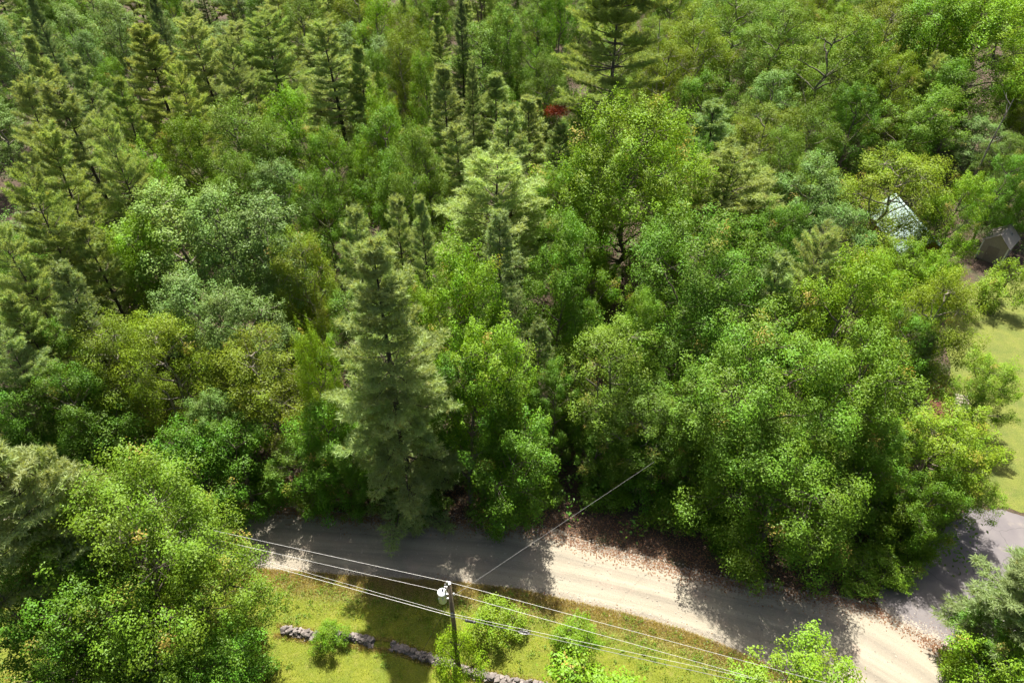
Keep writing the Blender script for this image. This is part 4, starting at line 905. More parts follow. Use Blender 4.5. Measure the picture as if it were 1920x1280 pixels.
    ('M', 3, 113.33, 163.52, 11.5, 4.03, 4.26, (0.91, 0.87, 0.83), 0.00, '', 'mid-green leafy maple behind and right of the mint-roofed house'),
    ('P', 2, -108.18, 167.57, 16.7, 4.09, 0.87, (1.08, 1.06, 0.98), -0.02, '', 'pale green plumed pine behind and left of the aspen with pale forked limbs'),
    ('B', 1, 53.27, 138.83, 12.8, 4.45, 2.83, (1.15, 1.12, 1.15), -0.03, '', 'soft green fine-leaved beech behind and left of the layered maple'),
    ('A', 3, -49.12, 73.45, 9.9, 3.63, 3.92, (0.97, 1.02, 0.95), -0.01, '', 'grey-green airy aspen left of the round green maple among pines'),
    ('M', 8, -2.17, 89.77, 10.3, 2.83, 0.72, (1.05, 1.08, 1.12), 0.02, '', 'mid-green leafy maple in front and right of the grey top-centre spruce'),
    ('B', 1, 47.01, 100.90, 10.5, 3.54, 2.62, (1.11, 1.11, 1.17), -0.01, '', 'soft green fine-leaved beech in front and right of the great olive beech'),
    ('L', 6, 34.90, 153.27, 14.4, 3.82, 5.03, (1.14, 1.14, 1.05), -0.01, '', 'bright green tufted maple behind the lemon birch'),
    ('M', 7, 59.17, 160.67, 11.9, 3.32, 0.01, (0.88, 0.90, 0.95), 0.01, '', 'mid-green leafy maple behind and right of the giant pine'),
    ('Y', 5, -74.43, 170.45, 12.1, 3.62, 4.50, (0.89, 0.91, 0.92), 0.05, '', 'slim pale green pine behind the full upper left pine'),
    ('O', 10, 59.16, 120.01, 10.9, 3.46, 0.01, (0.91, 0.92, 0.92), -0.01, '', 'olive-yellow fine-leaved birch behind and left of the layered maple'),
    ('L', 7, 55.22, 125.21, 11.7, 4.03, 2.99, (1.03, 1.00, 0.93), -0.04, '', 'bright green tufted maple behind the great olive beech'),
    ('P', 0, -44.61, 174.41, 12.9, 4.26, 1.30, (0.88, 0.87, 0.84), 0.02, '', 'pale green plumed pine much farther behind the bare-trunked pine'),
    ('Y', 1, 84.48, 136.96, 13.1, 3.79, 2.48, (1.12, 1.07, 1.06), 0.03, '', 'slim pale green pine behind and left of the corner maple'),
    ('S', 10, -15.72, 110.46, 17.0, 2.72, 1.73, (1.03, 1.03, 1.02), -0.03, '', 'blue-green slender spruce behind and right of the bare-trunked pine'),
    ('A', 0, -54.35, 61.66, 8.7, 3.40, 6.00, (0.98, 0.96, 0.89), 0.01, '', 'grey-green airy aspen in front and left of the dark-trunked left pine'),
    ('O', 11, 100.80, 172.17, 10.8, 3.64, 5.46, (0.99, 0.98, 0.99), -0.02, '', 'olive-yellow fine-leaved birch behind the mint-roofed house'),
    ('Y', 6, 4.70, 100.38, 11.8, 3.70, 1.02, (0.90, 0.86, 0.81), -0.02, '', 'slim pale green pine left of the giant pine'),
    ('M', 4, -19.48, 147.50, 10.2, 3.80, 6.17, (0.90, 0.93, 0.86), 0.00, '', 'mid-green leafy maple farther behind and left of the grey top-centre spruce'),
    ('L', 10, 36.60, 123.22, 14.0, 3.55, 2.66, (1.00, 0.96, 0.96), -0.05, '', 'bright green tufted maple behind and right of the lemon birch'),
    ('P', 3, -43.23, 112.71, 12.6, 4.95, 3.36, (1.02, 1.00, 0.96), -0.02, '', 'pale green plumed pine behind and right of the round green maple among pines'),
    ('O', 10, 103.21, 160.68, 13.3, 4.46, 3.29, (1.03, 1.05, 1.09), -0.00, '', 'olive-yellow fine-leaved birch behind the corner maple'),
    ('O', 8, 24.65, 149.15, 12.6, 3.45, 2.44, (0.93, 0.97, 0.92), -0.00, '', 'olive-yellow fine-leaved birch behind and right of the grey top-centre spruce'),
    ('B', 11, 104.58, 151.04, 10.2, 3.99, 3.14, (1.01, 1.06, 1.02), 0.08, '', 'soft green fine-leaved beech behind and right of the corner maple'),
    ('M', 0, -2.43, 112.41, 13.5, 4.44, 4.37, (1.02, 0.98, 0.94), 0.02, '', 'mid-green leafy maple left of the lemon birch'),
    ('M', 10, 38.00, 169.48, 14.6, 3.47, 5.27, (0.94, 0.97, 0.98), 0.02, '', 'mid-green leafy maple farther behind the lemon birch'),
    ('P', 9, -47.84, 167.19, 13.9, 4.12, 4.23, (1.00, 1.01, 1.05), -0.07, '', 'pale green plumed pine farther behind the bare-trunked pine'),
    ('B', 11, 9.19, 169.55, 10.5, 3.74, 1.36, (0.95, 0.99, 0.92), 0.02, '', 'soft green fine-leaved beech behind and right of the bare-trunked pine'),
    ('P', 6, -59.04, 173.26, 13.2, 4.11, 5.30, (0.97, 1.00, 0.96), -0.03, '', 'pale green plumed pine behind the aspen with pale forked limbs'),
    ('Y', 0, -11.19, 110.80, 14.2, 2.96, 4.46, (1.06, 1.07, 1.12), 0.02, '', 'slim pale green pine behind and left of the grey top-centre spruce'),
    ('B', 7, 87.98, 118.61, 10.9, 4.51, 5.33, (0.94, 0.97, 0.94), 0.04, '', 'soft green fine-leaved beech right of the corner maple'),
    ('A', 7, -24.29, 171.99, 10.6, 3.24, 1.74, (0.94, 0.97, 0.97), 0.05, '', 'grey-green airy aspen behind and left of the grey top-centre spruce'),
    ('Y', 10, -94.58, 142.48, 12.2, 2.90, 3.19, (0.95, 0.99, 0.99), 0.04, '', 'slim pale green pine behind and left of the silvery corner aspen'),
    ('M', 2, -51.97, 152.10, 11.3, 3.39, 1.73, (0.89, 0.93, 1.00), -0.00, '', 'mid-green leafy maple behind and right of the dark-trunked left pine'),
    ('M', 2, 43.56, 105.61, 13.2, 3.60, 4.49, (0.96, 1.00, 0.97), 0.04, '', 'mid-green leafy maple behind and left of the great olive beech'),
    ('B', 11, -12.52, 170.40, 12.7, 4.39, 3.23, (0.85, 0.87, 0.81), -0.03, '', 'soft green fine-leaved beech right of the full upper left pine'),
    ('B', 5, 7.66, 173.13, 13.1, 3.32, 6.20, (1.04, 1.04, 0.96), 0.04, '', 'soft green fine-leaved beech behind and left of the forked dead snag'),
    ('O', 11, 52.66, 156.58, 11.5, 3.90, 3.98, (0.99, 0.97, 0.97), 0.02, '', 'olive-yellow fine-leaved birch behind and right of the lemon birch'),
    ('Y', 10, -21.73, 91.46, 14.4, 2.95, 1.22, (0.83, 0.87, 0.93), 0.02, '', 'slim pale green pine right of the bare-trunked pine'),
    ('L', 1, 8.87, 164.06, 14.1, 4.34, 3.97, (1.11, 1.10, 1.04), 0.05, '', 'bright green tufted maple behind the lime maple below the giant pine'),
    ('L', 0, -15.05, 162.91, 10.6, 4.39, 2.73, (1.08, 1.05, 1.10), -0.03, '', 'bright green tufted maple left of the giant pine'),
    ('P', 9, -91.43, 132.08, 16.3, 5.51, 1.06, (0.90, 0.94, 1.01), 0.01, '', 'pale green plumed pine behind and left of the silvery corner aspen'),
    ('L', 2, 14.40, 94.21, 11.0, 3.26, 3.84, (1.03, 1.01, 0.97), 0.03, '', 'bright green tufted maple in front of the giant pine'),
    ('P', 6, -82.88, 115.77, 14.8, 5.29, 2.18, (0.99, 1.03, 1.04), 0.01, '', 'pale green plumed pine left of the full upper left pine'),
    ('P', 1, -67.41, 138.58, 14.7, 4.41, 4.93, (1.01, 1.04, 1.00), -0.07, '', 'pale green plumed pine behind the full upper left pine'),
    ('M', 11, -99.22, 166.33, 12.0, 3.51, 1.94, (1.03, 1.06, 1.13), 0.04, '', 'mid-green leafy maple behind and left of the round green maple among pines'),
    ('A', 1, -50.48, 114.51, 11.1, 4.12, 5.09, (0.86, 0.87, 0.90), -0.04, '', 'grey-green airy aspen right of the full upper left pine'),
    ('A', 4, -66.73, 120.70, 12.0, 3.94, 3.86, (0.97, 0.99, 0.96), -0.06, '', 'grey-green airy aspen right of the silvery corner aspen'),
    ('O', 4, 26.12, 119.09, 10.3, 4.27, 1.67, (1.08, 1.12, 1.12), 0.04, '', 'olive-yellow fine-leaved birch left of the lemon birch'),
    ('Y', 4, -2.44, 155.49, 11.3, 3.75, 5.21, (1.01, 1.04, 1.10), 0.03, '', 'slim pale green pine behind and right of the bare-trunked pine'),
    ('M', 5, -60.80, 131.31, 14.9, 3.69, 5.31, (1.07, 1.04, 0.96), -0.04, '', 'mid-green leafy maple behind the full upper left pine'),
    ('M', 7, 65.21, 117.01, 10.5, 4.24, 4.47, (1.04, 1.05, 1.14), 0.01, '', 'mid-green leafy maple left of the corner maple'),
    ('B', 8, 90.53, 173.39, 11.5, 3.24, 0.66, (0.97, 0.96, 0.94), 0.02, '', 'soft green fine-leaved beech farther behind and left of the corner maple'),
    ('O', 10, 51.12, 130.32, 12.4, 3.98, 0.91, (1.05, 1.05, 1.11), 0.03, '', 'olive-yellow fine-leaved birch right of the lemon birch'),
    ('B', 5, 28.74, 70.73, 9.0, 2.93, 2.24, (0.96, 0.99, 1.04), 0.07, '', 'soft green fine-leaved beech right of the wide yellowish pine'),
    ('Y', 7, -55.06, 103.04, 10.8, 2.85, 0.31, (0.93, 0.97, 0.98), -0.02, '', 'slim pale green pine in front of the full upper left pine'),
    ('L', 5, 81.99, 110.71, 12.6, 3.75, 2.18, (1.09, 1.05, 1.01), -0.01, '', 'bright green tufted maple right of the corner maple'),
    ('B', 8, -6.11, 167.77, 11.3, 4.50, 2.11, (1.18, 1.14, 1.18), 0.00, '', 'soft green fine-leaved beech behind the wide pale pine'),
    ('B', 8, 78.21, 172.97, 14.5, 3.36, 0.24, (0.89, 0.89, 0.86), -0.01, '', 'soft green fine-leaved beech farthest behind the great olive beech'),
    ('A', 1, -24.11, 106.72, 13.7, 3.90, 0.98, (0.86, 0.90, 0.84), -0.02, '', 'grey-green airy aspen behind and right of the bare-trunked pine'),
    ('M', 1, -22.59, 117.40, 10.8, 4.08, 2.52, (0.85, 0.86, 0.88), 0.01, '', 'mid-green leafy maple behind and right of the bare-trunked pine'),
    ('M', 7, -28.77, 137.10, 12.8, 4.22, 0.74, (1.07, 1.06, 0.99), -0.01, '', 'mid-green leafy maple behind the bare-trunked pine'),
    ('A', 7, -48.78, 120.95, 10.0, 3.60, 6.22, (1.02, 0.98, 0.93), -0.00, '', 'grey-green airy aspen left of the bare-trunked pine'),
    ('Y', 8, 11.40, 79.89, 9.9, 2.66, 1.86, (1.08, 1.13, 1.17), 0.03, '', 'slim pale green pine behind and left of the lime maple below the giant pine'),
    ('B', 1, 33.19, 119.59, 12.6, 3.79, 4.55, (1.05, 1.08, 1.16), 0.06, '', 'soft green fine-leaved beech behind and right of the lemon birch'),
    ('M', 8, 0.02, 146.43, 14.6, 4.00, 1.57, (1.01, 1.00, 0.97), 0.04, '', 'mid-green leafy maple behind the grey top-centre spruce'),
    ('M', 3, -12.77, 122.67, 15.0, 3.45, 3.39, (0.99, 0.96, 1.02), 0.01, '', 'mid-green leafy maple behind and right of the round green maple among pines'),
    ('M', 2, -85.81, 122.98, 10.2, 4.51, 2.70, (0.89, 0.91, 0.98), 0.02, '', 'mid-green leafy maple left of the silvery corner aspen'),
    ('L', 0, 7.06, 139.53, 12.5, 4.06, 3.10, (0.84, 0.86, 0.85), -0.03, '', 'bright green tufted maple behind and left of the giant pine'),
    ('P', 5, -53.28, 120.94, 13.0, 4.20, 4.10, (0.87, 0.88, 0.93), -0.01, '', 'pale green plumed pine right of the silvery corner aspen'),
    ('M', 7, -45.95, 105.70, 12.8, 3.68, 1.50, (0.91, 0.91, 0.91), -0.03, '', 'mid-green leafy maple right of the full upper left pine'),
    ('A', 9, -89.42, 137.16, 12.4, 3.73, 5.16, (0.87, 0.90, 0.95), 0.01, '', 'grey-green airy aspen behind and left of the silvery corner aspen'),
    ('M', 1, 92.79, 135.42, 14.5, 4.29, 3.54, (0.99, 1.00, 1.05), 0.02, '', 'mid-green leafy maple behind and right of the corner maple'),
    ('M', 5, -54.33, 167.63, 14.5, 3.80, 4.62, (1.02, 1.00, 1.03), -0.03, '', 'mid-green leafy maple farther behind and left of the bare-trunked pine'),
    ('M', 4, 76.16, 97.56, 10.1, 3.90, 6.25, (0.88, 0.88, 0.85), -0.02, '', 'mid-green leafy maple in front and right of the corner maple'),
    ('P', 3, -64.68, 159.39, 17.2, 4.28, 4.53, (0.88, 0.87, 0.90), 0.04, '', 'pale green plumed pine much farther behind and right of the full upper left pine'),
    ('P', 4, -42.52, 161.26, 13.6, 4.78, 4.30, (1.08, 1.09, 1.15), 0.01, '', 'pale green plumed pine behind and right of the dark-trunked left pine'),
    ('B', 8, 65.87, 165.81, 10.4, 3.56, 0.52, (1.04, 1.00, 1.05), -0.03, '', 'soft green fine-leaved beech left of the corner maple'),
    ('P', 9, -75.61, 113.54, 12.8, 5.37, 5.00, (1.06, 1.08, 1.16), -0.07, '', 'pale green plumed pine left of the silvery corner aspen'),
    ('P', 8, -39.03, 157.13, 14.1, 4.09, 3.04, (0.99, 0.98, 0.94), 0.01, '', 'pale green plumed pine left of the giant pine'),
    ('B', 0, 6.77, 80.01, 8.8, 3.14, 4.85, (1.01, 1.02, 0.95), -0.02, '', 'soft green fine-leaved beech left of the lime maple below the giant pine'),
    ('O', 10, 65.81, 107.68, 11.8, 3.71, 3.12, (1.00, 1.02, 1.00), -0.03, '', 'olive-yellow fine-leaved birch in front and left of the corner maple'),
    ('A', 1, -80.90, 156.42, 11.3, 3.33, 1.85, (1.14, 1.12, 1.13), 0.00, '', 'grey-green airy aspen behind and right of the silvery corner aspen'),
    ('M', 2, -13.60, 43.39, 10.5, 3.33, 2.19, (0.91, 0.92, 0.97), 0.03, '', 'mid-green leafy maple behind and left of the tall roadside pine'),
    ('Y', 7, 67.55, 139.43, 13.4, 3.72, 3.77, (1.10, 1.06, 1.02), 0.01, '', 'slim pale green pine behind and right of the great olive beech'),
    ('M', 11, 85.50, 147.19, 11.2, 3.44, 2.28, (1.12, 1.13, 1.18), -0.01, '', 'mid-green leafy maple behind and left of the corner maple'),
    ('Y', 8, -0.99, 121.85, 12.5, 3.67, 1.29, (0.98, 0.93, 1.01), 0.03, '', 'slim pale green pine left of the lemon birch'),
    ('Y', 1, -54.16, 72.48, 9.8, 2.38, 1.11, (1.02, 1.05, 0.99), -0.01, '', 'slim pale green pine left of the round green maple among pines'),
    ('M', 7, -62.27, 140.43, 10.7, 3.61, 2.06, (1.03, 1.05, 1.11), -0.04, '', 'mid-green leafy maple behind and right of the full upper left pine'),
    ('M', 8, 19.13, 149.78, 12.1, 4.16, 1.30, (1.15, 1.11, 1.03), -0.01, '', 'mid-green leafy maple behind the lime maple below the giant pine'),
    ('M', 3, 75.49, 131.47, 11.3, 3.72, 1.26, (0.93, 0.92, 0.91), -0.03, '', 'mid-green leafy maple behind the layered maple'),
    ('Y', 0, -31.62, 132.74, 13.7, 3.66, 3.31, (0.87, 0.90, 0.89), 0.00, '', 'slim pale green pine behind the bare-trunked pine'),
    ('L', 1, 21.82, 158.96, 14.4, 3.45, 5.81, (1.10, 1.08, 1.04), -0.00, '', 'bright green tufted maple behind and left of the great olive beech'),
    ('Y', 3, 80.81, 151.01, 13.8, 3.18, 5.09, (1.08, 1.04, 1.02), -0.04, '', 'slim pale green pine behind the layered maple'),
    ('B', 11, 10.13, 88.57, 10.1, 3.40, 4.04, (1.07, 1.07, 0.99), 0.06, '', 'soft green fine-leaved beech behind and left of the lime maple below the giant pine'),
    ('M', 0, 65.22, 159.05, 11.0, 4.20, 5.31, (0.87, 0.88, 0.83), 0.01, '', 'mid-green leafy maple much farther behind the great olive beech'),
    ('O', 7, 14.78, 87.90, 10.1, 3.67, 2.70, (1.15, 1.12, 1.17), 0.00, '', 'olive-yellow fine-leaved birch behind the lime maple below the giant pine'),
    ('Y', 8, -104.41, 172.60, 14.7, 3.48, 2.97, (1.00, 1.04, 1.09), 0.03, '', 'slim pale green pine behind the silvery corner aspen'),
    ('M', 8, 70.88, 116.57, 14.0, 4.05, 2.18, (0.94, 0.98, 1.02), 0.02, '', 'mid-green leafy maple behind and right of the layered maple'),
    ('L', 8, -6.48, 147.85, 11.9, 3.92, 0.38, (0.88, 0.87, 0.84), 0.07, '', 'bright green tufted maple behind the grey top-centre spruce'),
    ('M', 7, 60.26, 142.20, 14.1, 3.24, 2.34, (0.93, 0.90, 0.84), 0.01, '', 'mid-green leafy maple farther behind the great olive beech'),
    ('M', 3, -72.14, 91.72, 10.4, 3.10, 0.45, (1.00, 0.98, 0.93), -0.05, '', 'mid-green leafy maple left of the dark-trunked left pine'),
    ('Y', 8, -89.65, 143.18, 14.3, 3.40, 1.84, (0.90, 0.87, 0.81), 0.00, '', 'slim pale green pine behind and left of the full upper left pine'),
    ('S', 0, -14.59, 80.81, 13.9, 1.70, 5.89, (0.89, 0.91, 0.85), -0.00, '', 'blue-green slender spruce in front and right of the bare-trunked pine'),
    ('A', 5, -70.61, 149.94, 12.1, 3.52, 6.08, (0.90, 0.90, 0.88), 0.01, '', 'grey-green airy aspen behind the full upper left pine'),
    ('B', 6, 89.36, 158.05, 12.8, 4.39, 3.14, (0.91, 0.93, 0.97), -0.00, '', 'soft green fine-leaved beech behind the birch over the house roof'),
    ('B', 6, 12.66, 132.96, 10.1, 3.34, 4.89, (1.05, 1.05, 1.01), 0.01, '', 'soft green fine-leaved beech behind and left of the giant pine'),
    ('L', 5, 35.40, 173.40, 14.1, 4.18, 2.27, (1.03, 1.00, 1.05), -0.07, '', 'bright green tufted maple behind the wide yellowish pine'),
    ('Y', 11, -40.88, 138.85, 12.7, 3.44, 4.63, (1.10, 1.06, 1.11), -0.02, '', 'slim pale green pine behind and right of the full upper left pine'),
    ('B', 8, 48.50, 109.15, 11.0, 3.91, 4.19, (1.06, 1.01, 1.05), 0.03, '', 'soft green fine-leaved beech behind the great olive beech'),
    ('Y', 5, -7.31, 116.75, 14.5, 3.63, 2.88, (0.95, 0.94, 0.95), -0.02, '', 'slim pale green pine behind the grey top-centre spruce'),
    ('A', 5, -85.53, 148.90, 13.1, 4.47, 5.78, (1.15, 1.11, 1.08), 0.01, '', 'grey-green airy aspen behind the silvery corner aspen'),
    ('M', 9, 56.03, 110.14, 13.6, 4.03, 1.76, (1.14, 1.12, 1.11), -0.00, '', 'mid-green leafy maple behind and left of the layered maple'),
    ('O', 1, 21.47, 108.26, 14.6, 4.27, 5.38, (0.88, 0.91, 0.85), 0.03, '', 'olive-yellow fine-leaved birch behind and right of the giant pine'),
    ('B', 2, 76.96, 167.82, 13.1, 3.64, 1.26, (0.86, 0.87, 0.90), -0.01, '', 'soft green fine-leaved beech much farther behind the great olive beech'),
    ('M', 7, -112.32, 173.02, 12.9, 3.32, 1.73, (1.08, 1.08, 1.15), -0.04, '', 'mid-green leafy maple behind and left of the aspen with pale forked limbs'),
    ('Y', 9, -41.84, 167.65, 14.3, 3.01, 0.13, (0.87, 0.91, 0.91), -0.06, '', 'slim pale green pine farther behind the bare-trunked pine'),
    ('B', 7, 61.35, 79.92, 9.0, 3.19, 6.19, (0.92, 0.93, 0.99), -0.01, '', 'soft green fine-leaved beech right of the layered maple'),
    ('P', 1, -28.06, 97.51, 13.6, 4.62, 3.49, (0.89, 0.91, 0.89), -0.02, '', 'pale green plumed pine left of the bare-trunked pine'),
    ('M', 5, 101.54, 145.69, 12.3, 4.42, 5.83, (1.10, 1.13, 1.10), -0.02, '', 'mid-green leafy maple behind and right of the birch over the house roof'),
    ('Y', 1, -3.45, 116.42, 11.5, 2.96, 0.34, (1.14, 1.13, 1.18), -0.02, '', 'slim pale green pine behind and right of the grey top-centre spruce'),
    ('M', 5, -34.17, 162.79, 14.9, 3.90, 0.66, (0.94, 0.95, 0.98), -0.02, '', 'mid-green leafy maple farthest behind the bare-trunked pine'),
    ('M', 1, 61.62, 74.07, 11.1, 3.01, 2.78, (0.90, 0.93, 0.93), -0.07, '', 'mid-green leafy maple right of the layered maple'),
    ('P', 7, -97.95, 133.32, 14.4, 4.72, 3.92, (1.18, 1.13, 1.16), 0.00, '', 'pale green plumed pine behind and left of the round green maple among pines'),
    ('B', 8, -10.66, 96.77, 10.5, 3.47, 2.40, (0.97, 0.94, 1.00), 0.01, '', 'soft green fine-leaved beech left of the grey top-centre spruce'),
    ('M', 6, -39.83, 109.47, 12.2, 3.34, 3.47, (0.89, 0.88, 0.83), -0.01, '', 'mid-green leafy maple left of the bare-trunked pine'),
    ('L', 7, 71.78, 95.71, 13.3, 2.98, 2.43, (0.90, 0.90, 0.85), 0.01, '', 'bright green tufted maple in front and right of the corner maple'),
    ('M', 11, 0.42, 107.44, 11.2, 4.32, 2.36, (1.06, 1.05, 0.99), 0.04, '', 'mid-green leafy maple behind and right of the grey top-centre spruce'),
    ('O', 6, 45.95, 153.97, 13.5, 3.49, 4.46, (1.08, 1.10, 1.11), 0.01, '', 'olive-yellow fine-leaved birch behind the forked dead snag'),
    ('Y', 1, -36.93, 97.84, 10.2, 2.63, 1.57, (1.16, 1.13, 1.08), -0.02, '', 'slim pale green pine left of the bare-trunked pine'),
    ('B', 7, 16.84, 109.65, 11.6, 4.25, 2.97, (0.97, 0.96, 0.99), -0.02, '', 'soft green fine-leaved beech in front and left of the giant pine'),
    ('A', 10, -47.54, 144.51, 12.5, 3.85, 5.93, (0.90, 0.88, 0.81), -0.04, '', 'grey-green airy aspen behind and right of the round green maple among pines'),
    ('P', 8, -84.04, 140.21, 17.2, 5.28, 2.00, (0.85, 0.86, 0.86), 0.00, '', 'pale green plumed pine behind the silvery corner aspen'),
    ('Y', 6, 2.62, 85.79, 11.3, 2.45, 4.38, (1.02, 0.98, 0.92), -0.07, '', 'slim pale green pine behind and right of the wide pale pine'),
    ('B', 3, 34.26, 165.29, 14.1, 3.23, 2.90, (0.91, 0.90, 0.92), 0.01, '', 'soft green fine-leaved beech behind the forked dead snag'),
    ('L', 5, 33.37, 69.05, 11.0, 3.27, 1.51, (0.91, 0.87, 0.82), -0.03, '', 'bright green tufted maple left of the birch over the house roof'),
    ('M', 6, -102.13, 161.09, 11.9, 4.55, 0.14, (1.12, 1.10, 1.11), -0.00, '', 'mid-green leafy maple behind the dark-trunked left pine'),
    ('P', 10, -53.01, 142.96, 16.9, 5.49, 0.10, (1.01, 1.00, 0.98), -0.01, '', 'pale green plumed pine behind the round green maple among pines'),
    ('M', 11, 42.13, 125.19, 12.6, 4.17, 1.16, (1.04, 1.05, 1.11), -0.01, '', 'mid-green leafy maple behind and right of the forked dead snag'),
    ('B', 0, 65.34, 131.70, 14.3, 4.31, 0.52, (0.91, 0.91, 0.98), 0.03, '', 'soft green fine-leaved beech behind and right of the great olive beech'),
    ('O', 3, 75.59, 121.31, 10.5, 3.60, 2.13, (1.01, 0.97, 1.04), -0.01, '', 'olive-yellow fine-leaved birch left of the corner maple'),
    ('M', 1, -32.38, 154.80, 11.3, 4.23, 5.11, (0.89, 0.93, 1.00), 0.06, '', 'mid-green leafy maple farther behind the bare-trunked pine'),
    ('B', 4, 1.45, 169.43, 10.5, 4.40, 1.86, (0.88, 0.91, 0.85), 0.02, '', 'soft green fine-leaved beech left of the lemon birch'),
    ('L', 9, 50.75, 174.02, 12.8, 3.64, 0.90, (1.15, 1.10, 1.10), -0.02, '', 'bright green tufted maple behind the forked dead snag'),
    ('O', 3, 77.40, 153.89, 12.3, 3.95, 2.30, (0.98, 0.99, 1.05), 0.01, '', 'olive-yellow fine-leaved birch behind and left of the corner maple'),
    ('S', 5, -50.26, 132.02, 16.1, 2.33, 1.99, (1.04, 1.02, 0.98), -0.03, '', 'blue-green slender spruce behind and left of the bare-trunked pine'),
    ('Y', 10, -47.11, 160.55, 12.8, 3.42, 0.09, (1.08, 1.08, 1.06), -0.06, '', 'slim pale green pine behind and right of the dark-trunked left pine'),
    ('P', 7, -29.24, 74.57, 11.2, 3.80, 5.98, (0.92, 0.94, 0.99), -0.02, '', 'pale green plumed pine right of the round green maple among pines'),
    ('B', 5, 30.43, 88.16, 10.4, 3.27, 6.20, (1.08, 1.08, 1.00), -0.01, '', 'soft green fine-leaved beech behind and right of the forked dead snag'),
    ('M', 11, 37.87, 160.54, 10.9, 3.81, 1.35, (1.07, 1.11, 1.09), -0.05, '', 'mid-green leafy maple behind the lemon birch'),
    ('O', 11, 81.55, 170.30, 13.9, 3.70, 5.75, (1.09, 1.08, 1.11), -0.01, '', 'olive-yellow fine-leaved birch right of the giant pine'),
    ('L', 0, -11.76, 81.80, 8.8, 3.45, 5.11, (0.99, 0.99, 1.00), 0.04, '', 'bright green tufted maple in front and left of the grey top-centre spruce'),
    ('O', 4, 58.54, 114.89, 12.1, 3.96, 0.36, (1.03, 1.04, 1.10), -0.04, '', 'olive-yellow fine-leaved birch behind and right of the great olive beech'),
    ('M', 6, 41.87, 100.06, 10.9, 3.28, 6.09, (1.03, 1.04, 1.06), -0.05, '', 'mid-green leafy maple right of the lemon birch'),
    ('B', 11, 8.17, 159.55, 11.3, 3.30, 2.69, (0.93, 0.97, 1.00), -0.02, '', 'soft green fine-leaved beech behind and left of the lemon birch'),
    ('M', 11, 62.05, 136.37, 10.5, 4.30, 2.29, (1.13, 1.14, 1.09), 0.02, '', 'mid-green leafy maple behind the great olive beech'),
    ('Y', 2, -27.83, 132.63, 14.0, 2.75, 2.08, (0.86, 0.87, 0.88), -0.02, '', 'slim pale green pine right of the full upper left pine'),
    ('O', 11, 71.94, 91.84, 14.3, 3.02, 1.57, (0.99, 1.04, 0.97), 0.03, '', 'olive-yellow fine-leaved birch in front and right of the corner maple'),
    ('O', 1, 28.49, 80.48, 11.0, 3.61, 5.26, (1.13, 1.12, 1.18), 0.02, '', 'olive-yellow fine-leaved birch behind and right of the forked dead snag'),
    ('M', 6, -18.12, 120.79, 12.4, 4.17, 5.49, (0.91, 0.92, 0.86), -0.02, '', 'mid-green leafy maple behind and left of the grey top-centre spruce'),
    ('A', 8, -44.01, 69.84, 8.4, 3.94, 1.46, (1.10, 1.05, 1.05), -0.05, '', 'grey-green airy aspen in front and right of the dark-trunked left pine'),
    ('B', 0, 58.36, 173.32, 11.6, 4.51, 3.77, (0.94, 0.99, 0.94), 0.02, '', 'soft green fine-leaved beech behind and right of the giant pine'),
    ('B', 10, -24.06, 102.21, 12.2, 4.19, 6.08, (1.05, 1.01, 1.09), -0.04, '', 'soft green fine-leaved beech right of the bare-trunked pine'),
    ('M', 10, -8.06, 83.56, 7.5, 3.29, 6.00, (1.00, 0.99, 0.92), 0.07, '', 'mid-green leafy maple behind and left of the wide pale pine'),
    ('M', 0, 7.59, 132.77, 12.8, 4.09, 1.12, (0.92, 0.88, 0.85), -0.01, '', 'mid-green leafy maple behind and left of the forked dead snag'),
    ('S', 6, -10.70, 90.97, 15.5, 1.74, 3.03, (1.05, 1.04, 1.07), 0.02, '', 'blue-green slender spruce behind and left of the grey top-centre spruce'),
    ('B', 4, 98.02, 150.88, 11.3, 3.93, 3.74, (0.93, 0.93, 0.98), -0.03, '', 'soft green fine-leaved beech behind the corner maple'),
    ('S', 0, -59.53, 142.65, 12.7, 2.62, 3.70, (0.85, 0.87, 0.82), -0.02, '', 'blue-green slender spruce behind and right of the full upper left pine'),
    ('O', 4, 45.46, 121.18, 12.2, 4.31, 4.90, (0.96, 0.93, 0.99), -0.06, '', 'olive-yellow fine-leaved birch behind and left of the great olive beech'),
    ('M', 10, -69.15, 113.89, 10.6, 4.53, 5.86, (1.01, 1.02, 0.99), -0.01, '', 'mid-green leafy maple in front and right of the silvery corner aspen'),
    ('B', 2, 19.88, 101.73, 14.1, 3.37, 4.32, (1.17, 1.12, 1.16), 0.00, '', 'soft green fine-leaved beech right of the giant pine'),
    ('M', 6, 39.77, 135.07, 13.3, 4.34, 1.02, (0.98, 1.02, 1.00), -0.00, '', 'mid-green leafy maple behind and right of the lemon birch'),
    ('M', 3, -75.16, 95.13, 11.5, 3.80, 0.59, (0.99, 1.00, 1.06), 0.02, '', 'mid-green leafy maple behind and left of the dark-trunked left pine'),
]
LANDMARK = {}
for (code, var, x, y, h, r, rot, tint, tilt, key, label) in TREES:
    e = plant(code, var, x, y, h, r, rot, tint, label, 0.0, tilt)
    if key: LANDMARK[key] = e

